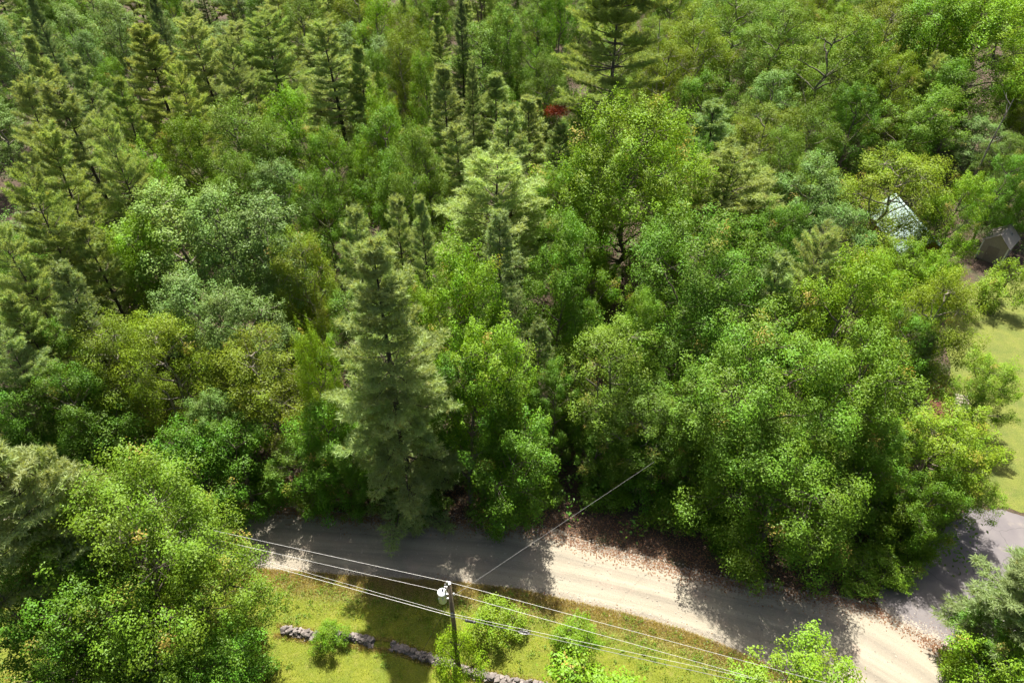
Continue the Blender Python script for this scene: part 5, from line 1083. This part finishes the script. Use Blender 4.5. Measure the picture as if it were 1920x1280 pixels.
# ------------------------------------------------------------------ extra parts on the giant pine
if 'giant' in LANDMARK:
    gp_ = LANDMARK['giant']
    rng = np.random.default_rng(5)
    c = np.array([-5.0, -2.4, 16.2])
    base = c + rng.normal(size=(1300, 3)) * np.array([0.5, 0.4, 0.2])
    v, f = needle_tris(base, unit(rng.normal(size=(1300, 3)) + np.array([-0.5, 0, -0.5])), 0.30, 0.05, rng)
    a = np.ones((1300, 4)); a[:, 0] = rng.uniform(size=1300); a[:, 1] = 0.5; a[:, 2] = 0
    db = obj('dead_branch', mesh_np('dead_branch', v, f, M['needle'], attr=a), gp_)
    db.color = (0.16, 0.03, 0.012, 1)
    db['label'] = 'rust-red dead spray hanging from a low branch'
    tb = Tubes(); tb.add(np.array([[0, 0, 15.8], [-1.5, -0.8, 16.2], [-3.2, -1.6, 16.5], [-5.0, -2.4, 16.3]]), [0.07, 0.06, 0.04, 0.02], 5)
    o = obj('dead_twig', tb.mesh('dead_twig', M['bark']), db); o.color = (0.2, 0.17, 0.15, 1)
    o.matrix_parent_inverse.identity()

# ------------------------------------------------------------------ dead standing snags
def snag(x, y, h, label, seed, lean=0.0, nb=9):
    rng = np.random.default_rng(seed)
    e = obj('dead_tree', None, loc=(x, y, 0)); e.rotation_euler = (0, lean, rng.uniform(0, 6))
    e.rotation_euler = (0, lean, 0)
    tag(e, label, 'dead tree', 'bare dead trees in the forest')
    t = np.linspace(0, 1, 8)
    tb = Tubes(); tb.add(np.stack([rng.normal(size=8) * 0.06 * t, rng.normal(size=8) * 0.06 * t, t * h], 1), 0.15 * (1 - 0.85 * t) + 0.02, 7)
    o = obj('trunk', tb.mesh('trunk', M['bark']), e); o.color = (0.42, 0.38, 0.33, 1)
    tb = Tubes()
    for k in range(nb):
        z = h * rng.uniform(0.5, 0.97); az = rng.uniform(0, 6.28); ln = rng.uniform(0.7, 1.9)
        d = np.array([math.cos(az), math.sin(az), rng.uniform(0.5, 1.3)]); d /= np.linalg.norm(d)
        p = np.array([[0, 0, z], d * ln * 0.5 + [0, 0, z - 0.05], d * ln + [0, 0, z + 0.12]])
        tb.add(p, [0.05, 0.035, 0.012], 4)
        tb.add(np.array([p[1], p[1] + [rng.normal() * .3, rng.normal() * .3, 0.45]]), [0.025, 0.008], 3)
    o = obj('branches', tb.mesh('branches', M['bark']), e); o.color = (0.45, 0.40, 0.35, 1)
snag(18.56, 65.68, 15.0, 'pale forked dead tree beside the lime maple', 3, 0.00)
snag(58.46, 78.98, 14.0, 'tall pale dead trunk by the right edge', 5, 0.02)
snag(21.28, 96.04, 18.0, 'thin dark dead top behind the giant pine', 8, -0.10)

# ------------------------------------------------------------------ understory, litter, grass (uncountable masses)
rng = np.random.default_rng(77)
def rt_y(x): return np.interp(x, TOP[:, 0], TOP[:, 1])
def rb_yv(x): return np.interp(x, BOT[:, 0], BOT[:, 1])
def in_clear(x, y):
    c = (x > 34) & (y < 66) & (x - 36 > (y - 32) * 0.36 - 1.0)           # garden lawn and its trees
    d = (x > 23) & (y < rt_y(x) + 1.5 + np.maximum(0, (x - 24)) * 0.95)     # driveway
    e = (x > 36) & (x < 56) & (y > 58) & (y < 76)
    return c | d | e
nc = 16000
x = rng.uniform(-95, 95, nc); y = rt_y(x) + 1.6 + np.abs(rng.normal(size=nc)) * 55
ok = (~in_clear(x, y)) & (np.abs(x) < 12 + 0.85 * y)
x = x[ok][:5000]; y = y[ok][:5000]; nc = len(x)
hgt = rng.uniform(0.3, 2.4, nc) * np.clip((y - rt_y(x)) / 3.0, 0.45, 1)
cnt = 18; idx = np.repeat(np.arange(nc), cnt); m = len(idx)
off = rng.normal(size=(m, 3)) * np.array([0.5, 0.5, 0.28])
pos = np.stack([x[idx], y[idx], hgt[idx]], 1) + off; pos[:, 2] = np.maximum(0.06, pos[:, 2])
v, f = leaf_quads(pos, unit(UP + rng.normal(size=(m, 3)) * 0.5), 0.28, 0.16, rng)
a = np.ones((m, 4)); a[:, 0] = rng.uniform(size=m); a[:, 1] = rng.uniform(size=nc)[idx]; a[:, 2] = 0
us = obj('undergrowth', mesh_np('undergrowth', v, f, M['leaf'], attr=a)); us.color = (0.09, 0.19, 0.02, 1)
tag(us, 'low leafy undergrowth covering the forest floor', 'undergrowth', kind='stuff')

# fallen leaves on the shoulder of the road and on the apron at the right
m = 24000
x = rng.uniform(-30, 36, m); side = rng.uniform(size=m)
y = np.where(side < 0.93, rt_y(x) + np.where(rng.uniform(size=m) < 0.5, -np.abs(rng.normal(size=m)) * 0.55, rng.uniform(0, 3.2, m)), rb_yv(x) - 0.2 + rng.normal(size=m) * 0.25)
xa = rng.normal(29.6, 1.4, 1800); ya = 22.0 - (xa - 27) * 0.9 + rng.normal(size=1800) * 0.6
x[:1800] = xa; y[:1800] = ya
ok = ~((x > 26.2) & (y > 23.2)); x = x[ok]; y = y[ok]; m = len(x)
t = np.clip((y - rb_yv(x)) / (rt_y(x) - rb_yv(x)), 0, 1)
pos = np.stack([x, y, 0.03 + 0.10 * (1 - (2 * t - 1) ** 2)], 1)
v, f = leaf_quads(pos, unit(UP + rng.normal(size=(m, 3)) * 0.3), 0.14, 0.09, rng)
a = np.ones((m, 4)); a[:, 0] = rng.uniform(size=m); a[:, 1] = rng.uniform(size=m); a[:, 2] = 0
lt = obj('fallen_leaves', mesh_np('fallen_leaves', v, f, M['needle'], attr=a)); lt.color = (0.30, 0.17, 0.105, 1)
tag(lt, 'brown fallen leaves strewn along the road shoulder', 'fallen leaves', kind='stuff')

# grass: tall dry blades on the verge, short blades over the lawn
def grass(name, x, y, z, ln, wd, col, label):
    m = len(x)
    d = unit(UP * 1.0 + rng.normal(size=(m, 3)) * 0.5)
    v, f = needle_tris(np.stack([x, y, z], 1), d, ln, wd, rng)
    a = np.ones((m, 4)); a[:, 0] = rng.uniform(size=m); a[:, 1] = rng.uniform(size=m); a[:, 2] = 0
    o = obj(name, mesh_np(name, v, f, M['needle'], attr=a)); o.color = (*col, 1)
    tag(o, label, 'grass', kind='stuff')
m = 60000
x = rng.uniform(-24, 23, m); y = rb_yv(x) - np.abs(rng.normal(size=m)) * 1.0 + 0.1
mw = 9000; xw = rng.uniform(-16, 3, mw); yw = np.interp(xw, [-15.6, -13.1, -9.3, -8.1, -5, -2.4, 2.6], [22.0, 21.55, 21.1, 21.0, 19.95, 19.1, 18.1]) + np.where(rng.uniform(size=mw) < 0.6, -1, 1) * (0.22 + np.abs(rng.normal(size=mw)) * 0.16)
x[:mw] = xw; y[:mw] = yw
grass('verge_grass', x, y, np.full(m, 0.02), 0.24, 0.034, (0.46, 0.39, 0.17), 'dry tawny grass standing along the lawn side of the road')
m = 95000
x = rng.uniform(-24, 23, m); y = rb_yv(x) - 0.5 - rng.uniform(0, 1, m) ** 1.1 * 11
tt = (y + 12) / (rb_yv(x) + 12.5)
z = np.maximum(0.01, 0.02 + 0.05 * np.sin(x * 0.33 + y * 0.4) * (1 - tt) + 0.05 * (1 - tt)) - 0.01
grass('lawn_grass', x, y, z, 0.12, 0.028, (0.29, 0.345, 0.02), 'short yellow-green grass blades of the front lawn')

# weeds: low leafy rosettes scattered over the lawn and the verge
nw = 520
x = rng.uniform(-18, 22, nw); y = rb_yv(x) - 0.2 - np.abs(rng.normal(size=nw)) * 3.2
cnt = 22; idx = np.repeat(np.arange(nw), cnt); m = len(idx)
sz = rng.uniform(0.07, 0.26, nw)
off = rng.normal(size=(m, 3)) * sz[idx, None] * np.array([1, 1, 0.3])
pos = np.stack([x[idx], y[idx], 0.08 + 0 * x[idx]], 1) + off; pos[:, 2] = np.maximum(0.05, pos[:, 2] + sz[idx] * 0.5)
v, f = leaf_quads(pos, unit(UP + rng.normal(size=(m, 3)) * 0.5), 0.11, 0.06, rng)
a = np.ones((m, 4)); a[:, 0] = rng.uniform(size=m); a[:, 1] = rng.uniform(size=nw)[idx]; a[:, 2] = 0
o = obj('weeds', mesh_np('weeds', v, f, M['leaf'], attr=a)); o.color = (0.15, 0.24, 0.02, 1)
tag(o, 'small leafy weeds dotted over the lawn and verge', 'weeds', kind='stuff')

# loose stones along the road edges and over the driveway joint
ng = 9000
x = rng.uniform(-26, 31, ng); t = np.where(rng.uniform(size=ng) < 0.5, rng.normal(0.03, 0.05, ng), rng.normal(0.96, 0.06, ng))
t = np.where(rng.uniform(size=ng) < 0.2, rng.uniform(0, 1, ng), t)
y = rb_yv(x) + (rt_y(x) - rb_yv(x)) * t
xa = rng.uniform(25.5, 30.0, 1800); ya = np.interp(xa, [25.5, 26.4, 28, 29.5, 30], [24.0, 22.9, 21.8, 20.9, 20.7]) + rng.normal(size=1800) * 0.35
x[:1800] = xa; y[:1800] = ya
t = np.clip((y - rb_yv(x)) / (rt_y(x) - rb_yv(x)), 0, 1)
c = np.stack([x, y, 0.02 + 0.10 * (1 - (2 * t - 1) ** 2)], 1)
octa = np.array([[1, 0, 0], [-1, 0, 0], [0, 1, 0], [0, -1, 0], [0, 0, 1.0]]) * 0.5
sz = rng.uniform(0.02, 0.075, (ng, 1, 1)) * rng.uniform(0.7, 1.3, (ng, 5, 1))
v = (c[:, None, :] + octa[None] * sz * 2).reshape(-1, 3)
tri = np.array([[0, 2, 4], [2, 1, 4], [1, 3, 4], [3, 0, 4]])
f = (np.arange(ng)[:, None, None] * 5 + tri[None]).reshape(-1, 3)
o = obj('loose_gravel', mesh_np('loose_gravel', v, f, M['pebble']))
tag(o, 'loose pale stones along the edges of the gravel road', 'gravel', kind='stuff')

# ------------------------------------------------------------------ dry stone walls
def stone_meshes(n=9):
    out = []
    for k in range(n):
        r = random.Random(40 + k); bm = bmesh.new()
        for i in range(15):
            p = [r.choice((-1, 1)) * r.uniform(0.55, 1.0) for _ in range(3)]
            ax = r.randrange(3); p[ax] *= r.uniform(0.2, 1)
            bm.verts.new((p[0] * 0.5, p[1] * 0.5, p[2] * 0.5))
        ret = bmesh.ops.convex_hull(bm, input=bm.verts[:])
        bmesh.ops.delete(bm, geom=[v for v in bm.verts if not v.link_faces], context='VERTS')
        bmesh.ops.recalc_face_normals(bm, faces=bm.faces[:])
        me = bpy.data.meshes.new('stone'); bm.to_mesh(me); bm.free(); me.materials.append(M['stone']); out.append(me)
    return out
STONES = stone_meshes()
def stone_wall(pts, label, seed, height=0.55, dark=False):
    r = random.Random(seed)
    e = obj('stone_wall', None, loc=(pts[0][0], pts[0][1], 0))
    tag(e, label, 'stone wall', 'dry stone walls on the lawn')
    P = np.array(pts); d = np.r_[0, np.cumsum(np.hypot(*np.diff(P, axis=0).T))]
    for layer in range(3):
        for row in (-1, 1):
            s = r.uniform(0, 0.2)
            while s < d[-1]:
                w = r.uniform(0.18, 0.42) * (1.15 if layer == 0 else 1.0)
                q = s + w / 2
                x = np.interp(q, d, P[:, 0]); y = np.interp(q, d, P[:, 1])
                i = min(len(P) - 2, int(np.searchsorted(d, q) - 1)); i = max(0, i)
                t = (P[i + 1] - P[i]) / np.linalg.norm(P[i + 1] - P[i]); nrm = np.array([-t[1], t[0]])
                off = row * (0.15 - 0.04 * layer) + r.gauss(0, 0.05)
                if layer == 2 and r.random() < 0.3: s += w; continue
                hz = height / 3 * r.uniform(0.9, 1.5)
                o = obj('stone', r.choice(STONES), e)
                o.location = (x + nrm[0] * off - pts[0][0], y + nrm[1] * off - pts[0][1], height / 3 * (layer + 0.5) + r.gauss(0, 0.03) + 0.02)
                o.scale = (w * 1.12, r.uniform(0.22, 0.38) * 1.15, hz * 1.15)
                o.rotation_euler = (r.gauss(0, 0.18), r.gauss(0, 0.18), math.atan2(t[1], t[0]) + r.gauss(0, 0.3))
                s += w * 0.92
stone_wall([(-15.6, 22.0), (-14.2, 21.75), (-13.1, 21.55)], 'short shaded grey stone wall between the big front maple and a small bush', 1, 0.42)
stone_wall([(-12.3, 21.6), (-11.3, 21.55), (-10.2, 21.45), (-9.3, 21.1)], 'short pinkish dry stone wall right of the small bush', 2, 0.42)
stone_wall([(-8.1, 21.0), (-6.5, 20.45), (-5.0, 19.95), (-3.6, 19.5), (-2.4, 19.1), (-1.0, 18.75), (1.0, 18.4), (2.6, 18.1)], 'long dry stone wall running past the utility pole base', 3, 0.45)

# ------------------------------------------------------------------ utility pole, lines
PX, PY, PH = -3.45, 19.55, 10.45
def cyl(r0, r1, h, seg=16, cap=True):
    bm = bmesh.new(); bmesh.ops.create_cone(bm, cap_ends=cap, segments=seg, radius1=r0, radius2=r1, depth=h)
    bmesh.ops.translate(bm, verts=bm.verts[:], vec=(0, 0, h / 2)); return bm
def bm_obj(name, bm, mat, parent=None, loc=None, smooth=False):
    me = bpy.data.meshes.new(name); bm.to_mesh(me); bm.free(); me.materials.append(mat)
    if smooth:
        for p in me.polygons: p.use_smooth = True
    return obj(name, me, parent, loc)
def box(sx, sy, sz, bev=0.0):
    bm = bmesh.new(); bmesh.ops.create_cube(bm, size=1.0)
    bmesh.ops.scale(bm, verts=bm.verts[:], vec=(sx, sy, sz))
    if bev: bmesh.ops.bevel(bm, geom=bm.edges[:], offset=bev, segments=1, affect='EDGES')
    return bm
def lathe(profile, seg=20):
    bm = bmesh.new(); rings = []
    for r, z in profile:
        rings.append([bm.verts.new((r * math.cos(6.2832 * k / seg), r * math.sin(6.2832 * k / seg), z)) for k in range(seg)])
    for a, b in zip(rings, rings[1:]):
        for k in range(seg): bm.faces.new((a[k], a[(k + 1) % seg], b[(k + 1) % seg], b[k]))
    bm.faces.new(rings[-1]); bm.faces.new(rings[0][::-1])
    return bm
pole = obj('utility_pole', None, loc=(PX, PY, 0))
tag(pole, 'brown wooden utility pole with a pale transformer tank by the road', 'utility pole')
bm_obj('post', cyl(0.17, 0.115, PH, 14), M['pole_wood'], pole, smooth=True)
bm_obj('pole_cap', cyl(0.125, 0.10, 0.05, 14), M['steel'], pole, (0, 0, PH + 0.001))
tank = bm_obj('transformer_tank', lathe([(0.225, 0), (0.24, 0.02), (0.24, 0.82), (0.255, 0.83), (0.255, 0.88), (0.235, 0.885)]), M['tank_grey'], pole, (-0.44, -0.06, PH - 1.75), True)
bm_obj('tank_lid', lathe([(0.262, 0.0), (0.262, 0.045), (0.23, 0.075), (0.12, 0.10), (0.03, 0.105)]), M['tank_lid'], tank, (0, 0, 0.887), True)
ins = [(0.0, 0), (0.035, 0.005), (0.06, 0.03), (0.035, 0.05), (0.06, 0.08), (0.035, 0.10), (0.055, 0.13), (0.03, 0.16), (0.02, 0.22)]
ins = [(max(0.012, r), z) for r, z in ins]
bm_obj('bushing', lathe(ins, 12), M['porcelain'], tank, (0.02, 0.08, 0.985), True)
bm_obj('bracket', box(0.22, 0.08, 0.06, 0.008), M['steel'], tank, (0.30, 0.03, 0.66))
bm_obj('bracket', box(0.22, 0.08, 0.06, 0.008), M['steel'], tank, (0.30, 0.03, 0.2))
for k, a in enumerate((-2.2, -1.4, -0.6)):
    b = lathe([(0.03, 0), (0.045, 0.03), (0.03, 0.06), (0.02, 0.10)], 10)
    o = bm_obj('secondary_bushing', b, M['porcelain'], tank, (0.24 * math.cos(a), 0.24 * math.sin(a), 0.66), True)
    o.rotation_euler = (0, R(90), a)
bm_obj('top_insulator', lathe([(0.03, 0), (0.075, 0.02), (0.05, 0.06), (0.085, 0.08), (0.06, 0.13), (0.07, 0.15), (0.03, 0.2)], 14), M['porcelain'], pole, (-0.10, 0.0, PH + 0.02), True)
arr = bm_obj('surge_arrester', lathe([(0.03, 0), (0.06, 0.03), (0.035, 0.06), (0.06, 0.09), (0.035, 0.12), (0.06, 0.15), (0.03, 0.2), (0.015, 0.3)], 12), M['porcelain'], pole, (-0.24, 0.10, PH - 0.5), True)
cut = bm_obj('fuse_cutout', box(0.07, 0.07, 0.42, 0.01), M['porcelain'], pole, (-0.2, -0.16, PH - 0.45)); cut.rotation_euler = (0, R(20), 0)
bm_obj('cutout_bracket', box(0.30, 0.05, 0.05, 0.006), M['steel'], pole, (-0.14, 0.02, PH - 0.38))
bm_obj('spool_insulator', lathe([(0.04, 0), (0.055, 0.02), (0.035, 0.05), (0.055, 0.08), (0.04, 0.10)], 12), M['porcelain'], pole, (0.19, 0, PH - 1.15), True)
for z in (PH - 3.0, PH - 3.35):
    bm_obj('cable_clamp', box(0.14, 0.12, 0.09, 0.01), M['steel'], pole, (0.0, -0.17, z))
bm_obj('riser_conduit', cyl(0.03, 0.03, PH - 3.6, 8), M['cable_grey'], pole, (0.06, 0.175, 0.0), True)
bm_obj('pole_tag', box(0.09, 0.012, 0.12), M['steel'], pole, (0.0, -0.172, 2.2))
jp = Tubes(); jp.add(np.array([[-0.10, 0, PH + 0.2], [-0.2, -0.1, PH - 0.05], [-0.22, -0.16, PH - 0.22]]), [0.012] * 3, 5)
jp.add(np.array([[-0.2, -0.16, PH - 0.68], [-0.36, -0.05, PH - 0.6], [-0.42, 0.02, PH - 0.56]]), [0.012] * 3, 5)
obj('jumper_wire', jp.mesh('jumper_wire', M['cable_black']), pole)

def span(name, a, b, sag, rad, mat, label, cat='wire', n=40, group='overhead lines at the utility pole'):
    a = np.array(a, float); b = np.array(b, float); t = np.linspace(0, 1, n)[:, None]
    p = a + (b - a) * t; p[:, 2] -= (4 * sag * t * (1 - t))[:, 0]
    tb = Tubes(); tb.add(p, np.full(n, rad), 6)
    o = obj(name, tb.mesh(name, mat)); tag(o, label, cat, group)
    return o
PT = (-3.45, 19.55)
span('power_line', (-3.55, 19.55, 10.65), (-38.75, 28.01, 10.20), 0.00, 0.009, M['wire'], 'topmost bare power line left of the utility pole')
span('power_line', (-3.55, 19.55, 10.65), (33.58, 9.42, 9.88), 0.00, 0.009, M['wire'], 'topmost bare power line right of the utility pole')
span('power_line', (-3.30, 19.55, 9.35), (-40.30, 28.50, 9.20), 0.00, 0.009, M['wire'], 'second power line from the top left of the pole')
span('power_line', (-3.25, 19.55, 9.35), (30.38, 9.96, 8.80), 0.00, 0.009, M['wire'], 'second power line from the top right of the pole')
span('phone_cable', (-3.45, 19.36, 7.45), (-41.42, 30.47, 7.30), 0.00, 0.008, M['wire'], 'upper of the two low cables left of the pole')
span('phone_cable', (-3.45, 19.36, 7.15), (-41.55, 30.14, 7.00), 0.00, 0.012, M['wire'], 'lowest thick cable left of the pole')
span('phone_cable', (-3.45, 19.36, 7.45), (27.19, 12.76, 7.09), 0.00, 0.008, M['wire'], 'upper of the two low cables right of the pole')
span('phone_cable', (-3.45, 19.36, 7.15), (27.25, 12.45, 6.79), 0.00, 0.013, M['cable_grey'], 'lowest thick cable right of the pole with a coil on it')
span('service_wire', (-3.30, 19.65, 8.95), (9.96, 30.62, 7.17), 0.00, 0.006, M['cable_grey'], 'single service wire crossing the road towards the forest')
span('guy_wire', (-3.6, 19.45, PH - 2.0), (-6.2, 19.9, 0.1), 0.0, 0.012, M['cable_black'], 'thin dark guy wire slanting down from the pole to the lawn', 'wire')

SPLICE = [-2.393, 19.122, 7.138]
LOOP = [0.697, 18.427, 7.101]
RANG = -0.221


# splice case and slack loop hanging on the lower cables (right of the pole)
sc_ = obj('splice_case', None, loc=tuple(SPLICE)); sc_.rotation_euler = (0, 0, RANG)
tag(sc_, 'black splice case strapped to the lower cable right of the pole', 'splice case')
o = bm_obj('case_body', cyl(0.085, 0.085, 0.62, 12), M['cable_black'], sc_, (-0.31, 0, -0.10), True); o.rotation_euler = (0, R(90), 0)
for s in (-0.27, 0.2):
    o = bm_obj('strap', cyl(0.092, 0.092, 0.04, 12), M['steel'], sc_, (s, 0, -0.10), True); o.rotation_euler = (0, R(90), 0)
lp = obj('cable_loop', None, loc=tuple(LOOP)); lp.rotation_euler = (R(-50), 0, RANG)
tag(lp, 'round grey coil of slack cable hanging on the lower line', 'cable coil')
for k in range(5):
    t = np.linspace(0, 2 * np.pi, 33); rr = 0.20 + 0.035 * k
    tb = Tubes(); tb.add(np.stack([rr * np.cos(t), rr * np.sin(t), 0.012 * np.sin(3 * t + k)], 1), np.full(33, 0.020), 5)
    obj('coil_turn', tb.mesh('coil_turn', M['cable_grey']), lp)
for a in range(4):
    o = bm_obj('coil_spoke', box(0.70, 0.035, 0.03), M['cable_black'], lp, (0, 0, 0.03)); o.rotation_euler = (0, 0, a * math.pi / 4)

# ------------------------------------------------------------------ house with mint metal roof
def prism_roof_panel(w, l, th, mat, name, parent, loc, rot):
    bm = box(w, l, th); bx2 = bmesh.new()
    o = bm_obj(name, bm, mat, parent, loc); o.rotation_euler = rot
    return o
HX, HY, HROT = 45.60, 67.80, 1.571
HS = obj('house', None, loc=(HX, HY, 0)); HS.rotation_euler = (0, 0, HROT)
tag(HS, 'red-walled house with a pale mint metal roof half hidden by trees', 'house')
HL, HW, HWALL, HRISE = 9.5, 4.8, 2.9, 1.9
bm = bmesh.new()
pr = [(-HW / 2, 0), (HW / 2, 0), (HW / 2, HWALL), (0, HWALL + HRISE), (-HW / 2, HWALL)]
va = [bm.verts.new((-HL / 2, y, z)) for y, z in pr]; vb = [bm.verts.new((HL / 2, y, z)) for y, z in pr]
bm.faces.new(va); bm.faces.new(vb[::-1])
for k in range(5): bm.faces.new((va[k], vb[k], vb[(k + 1) % 5], va[(k + 1) % 5]))
bmesh.ops.recalc_face_normals(bm, faces=bm.faces[:])
wl = bm_obj('wall', bm, M['red_wall'], HS)
ang = math.atan2(HRISE, HW / 2); sl = math.hypot(HRISE, HW / 2) + 0.45
roof = obj('roof', None, HS); 
npan = 16; pw = (HL + 0.7) / npan
pan_me = None
for s in (-1, 1):
    for k in range(npan):
        if pan_me is None:
            bm = box(pw - 0.012, sl, 0.05)
            b2 = box(0.035, sl, 0.06); bmesh.ops.translate(b2, verts=b2.verts[:], vec=(pw / 2 - 0.03, 0, 0.05))
            tmp = bpy.data.meshes.new('t'); b2.to_mesh(tmp); b2.free(); bm.from_mesh(tmp); bpy.data.meshes.remove(tmp)
            pan_me = bpy.data.meshes.new('roof_panel'); bm.to_mesh(pan_me); bm.free(); pan_me.materials.append(M['mint_metal'])
        o = obj('roof_panel', pan_me, roof)
        d = sl / 2 - 0.01
        o.location = (-(HL + 0.7) / 2 + pw * (k + 0.5), s * d * math.cos(ang), HWALL + HRISE + 0.06 - d * math.sin(ang))
        o.rotation_euler = (-s * ang, 0, 0)
o = bm_obj('ridge_cap', box(HL + 0.76, 0.30, 0.04), M['mint_metal'], roof, (0, 0, HWALL + HRISE + 0.13))
for sy in (-1, 1):
    for xx in (-2.9, 0.1, 3.0):
        w = bm_obj('window', box(1.0, 0.08, 1.15), M['white_trim'], HS, (xx, sy * (HW / 2 + 0.02), 1.65))
        bm_obj('pane', box(0.8, 0.03, 0.95), M['glass'], w, (0, sy * 0.04, 0))
for sx in (-1, 1):
    d = bm_obj('door', box(0.08, 0.95, 2.05), M['door'], HS, (sx * (HL / 2 + 0.02), 0, 1.05))
    bm_obj('handle', box(0.05, 0.05, 0.12), M['steel'], d, (sx * 0.06, 0.35, -0.05))
    bm_obj('fascia', box(0.05, 0.2, 0.2), M['white_trim'], roof, (sx * (HL / 2 + 0.34), 0, HWALL + HRISE - 0.06))

# ------------------------------------------------------------------ small tan shed
SX, SY, SROT = 56.30, 67.00, 0.761
SH = obj('garden_shed', None, loc=(SX, SY, 0)); SH.rotation_euler = (0, 0, SROT)
tag(SH, 'small tan shed with a shingled gable roof beside the lawn', 'shed')
SL, SW, SWALL, SRISE = 3.2, 2.6, 2.4, 1.15
bm = bmesh.new()
pr = [(-SW / 2, 0), (SW / 2, 0), (SW / 2, SWALL), (0, SWALL + SRISE), (-SW / 2, SWALL)]
va = [bm.verts.new((-SL / 2, y, z)) for y, z in pr]; vb = [bm.verts.new((SL / 2, y, z)) for y, z in pr]
bm.faces.new(va); bm.faces.new(vb[::-1])
for k in range(5): bm.faces.new((va[k], vb[k], vb[(k + 1) % 5], va[(k + 1) % 5]))
bmesh.ops.recalc_face_normals(bm, faces=bm.faces[:])
bm_obj('wall', bm, M['shed_wall'], SH)
ang = math.atan2(SRISE, SW / 2); sl = math.hypot(SRISE, SW / 2) + 0.25
sroof = obj('roof', None, SH)
for s in (-1, 1):
    for k in range(9):                                   # shingle courses, each lapping the one below
        cw = sl / 9
        d = cw * (k + 0.5)
        o = bm_obj('shingle_course', box(SL + 0.36, cw * 1.12, 0.03), M['shingle'], sroof,
                   (0, s * (d * math.cos(ang)), SWALL + SRISE + 0.075 - d * math.sin(ang)))
        o.rotation_euler = (-s * (ang - 0.05), 0, 0)
bm_obj('ridge_cap', box(SL + 0.38, 0.22, 0.035), M['shingle'], sroof, (0, 0, SWALL + SRISE + 0.085))
vt = bm_obj('roof_vent', box(0.34, 0.42, 0.09, 0.01), M['cable_grey'], sroof, (0.5, -0.85 * math.cos(ang), SWALL + SRISE + 0.12 - 0.85 * math.sin(ang))); vt.rotation_euler = (ang, 0, 0)
bm_obj('vent_slot', box(0.18, 0.26, 0.02), M['cable_black'], vt, (0, 0, 0.05))
d = bm_obj('door', box(0.05, 1.2, 1.9), M['shed_door'], SH, (-(SL / 2 + 0.02), 0, 0.98))
bm_obj('handle', box(0.05, 0.05, 0.16), M['steel'], d, (-0.04, 0.42, 0))
for yy in (-SW / 2, SW / 2):
    bm_obj('corner_board', box(0.12, 0.12, SWALL - 0.05), M['white_trim'], SH, (-SL / 2, yy, SWALL / 2))

# ------------------------------------------------------------------ board steps up the bank beside the driveway
WK = obj('garden_steps', None, loc=(38.7, 38.3, 0)); WK.rotation_euler = (0, 0, math.atan2(43.9 - 38.5, 40.9 - 38.7))
tag(WK, 'weathered grey-brown board steps leading up from the driveway', 'steps')
for k in range(15):
    o = bm_obj('step_board', box(0.33, 1.15, 0.06, 0.008), M['deck'], WK, (0.19 + k * 0.395, random.gauss(0, 0.02), 0.14 + 0.03 * k))
    o.rotation_euler = (0, 0, random.gauss(0, 0.03))
for s in (-1, 1):
    o = bm_obj('stringer', box(6.0, 0.08, 0.18), M['deck'], WK, (2.95, s * 0.5, 0.22)); o.rotation_euler = (0, -math.atan(0.03 / 0.395), 0)
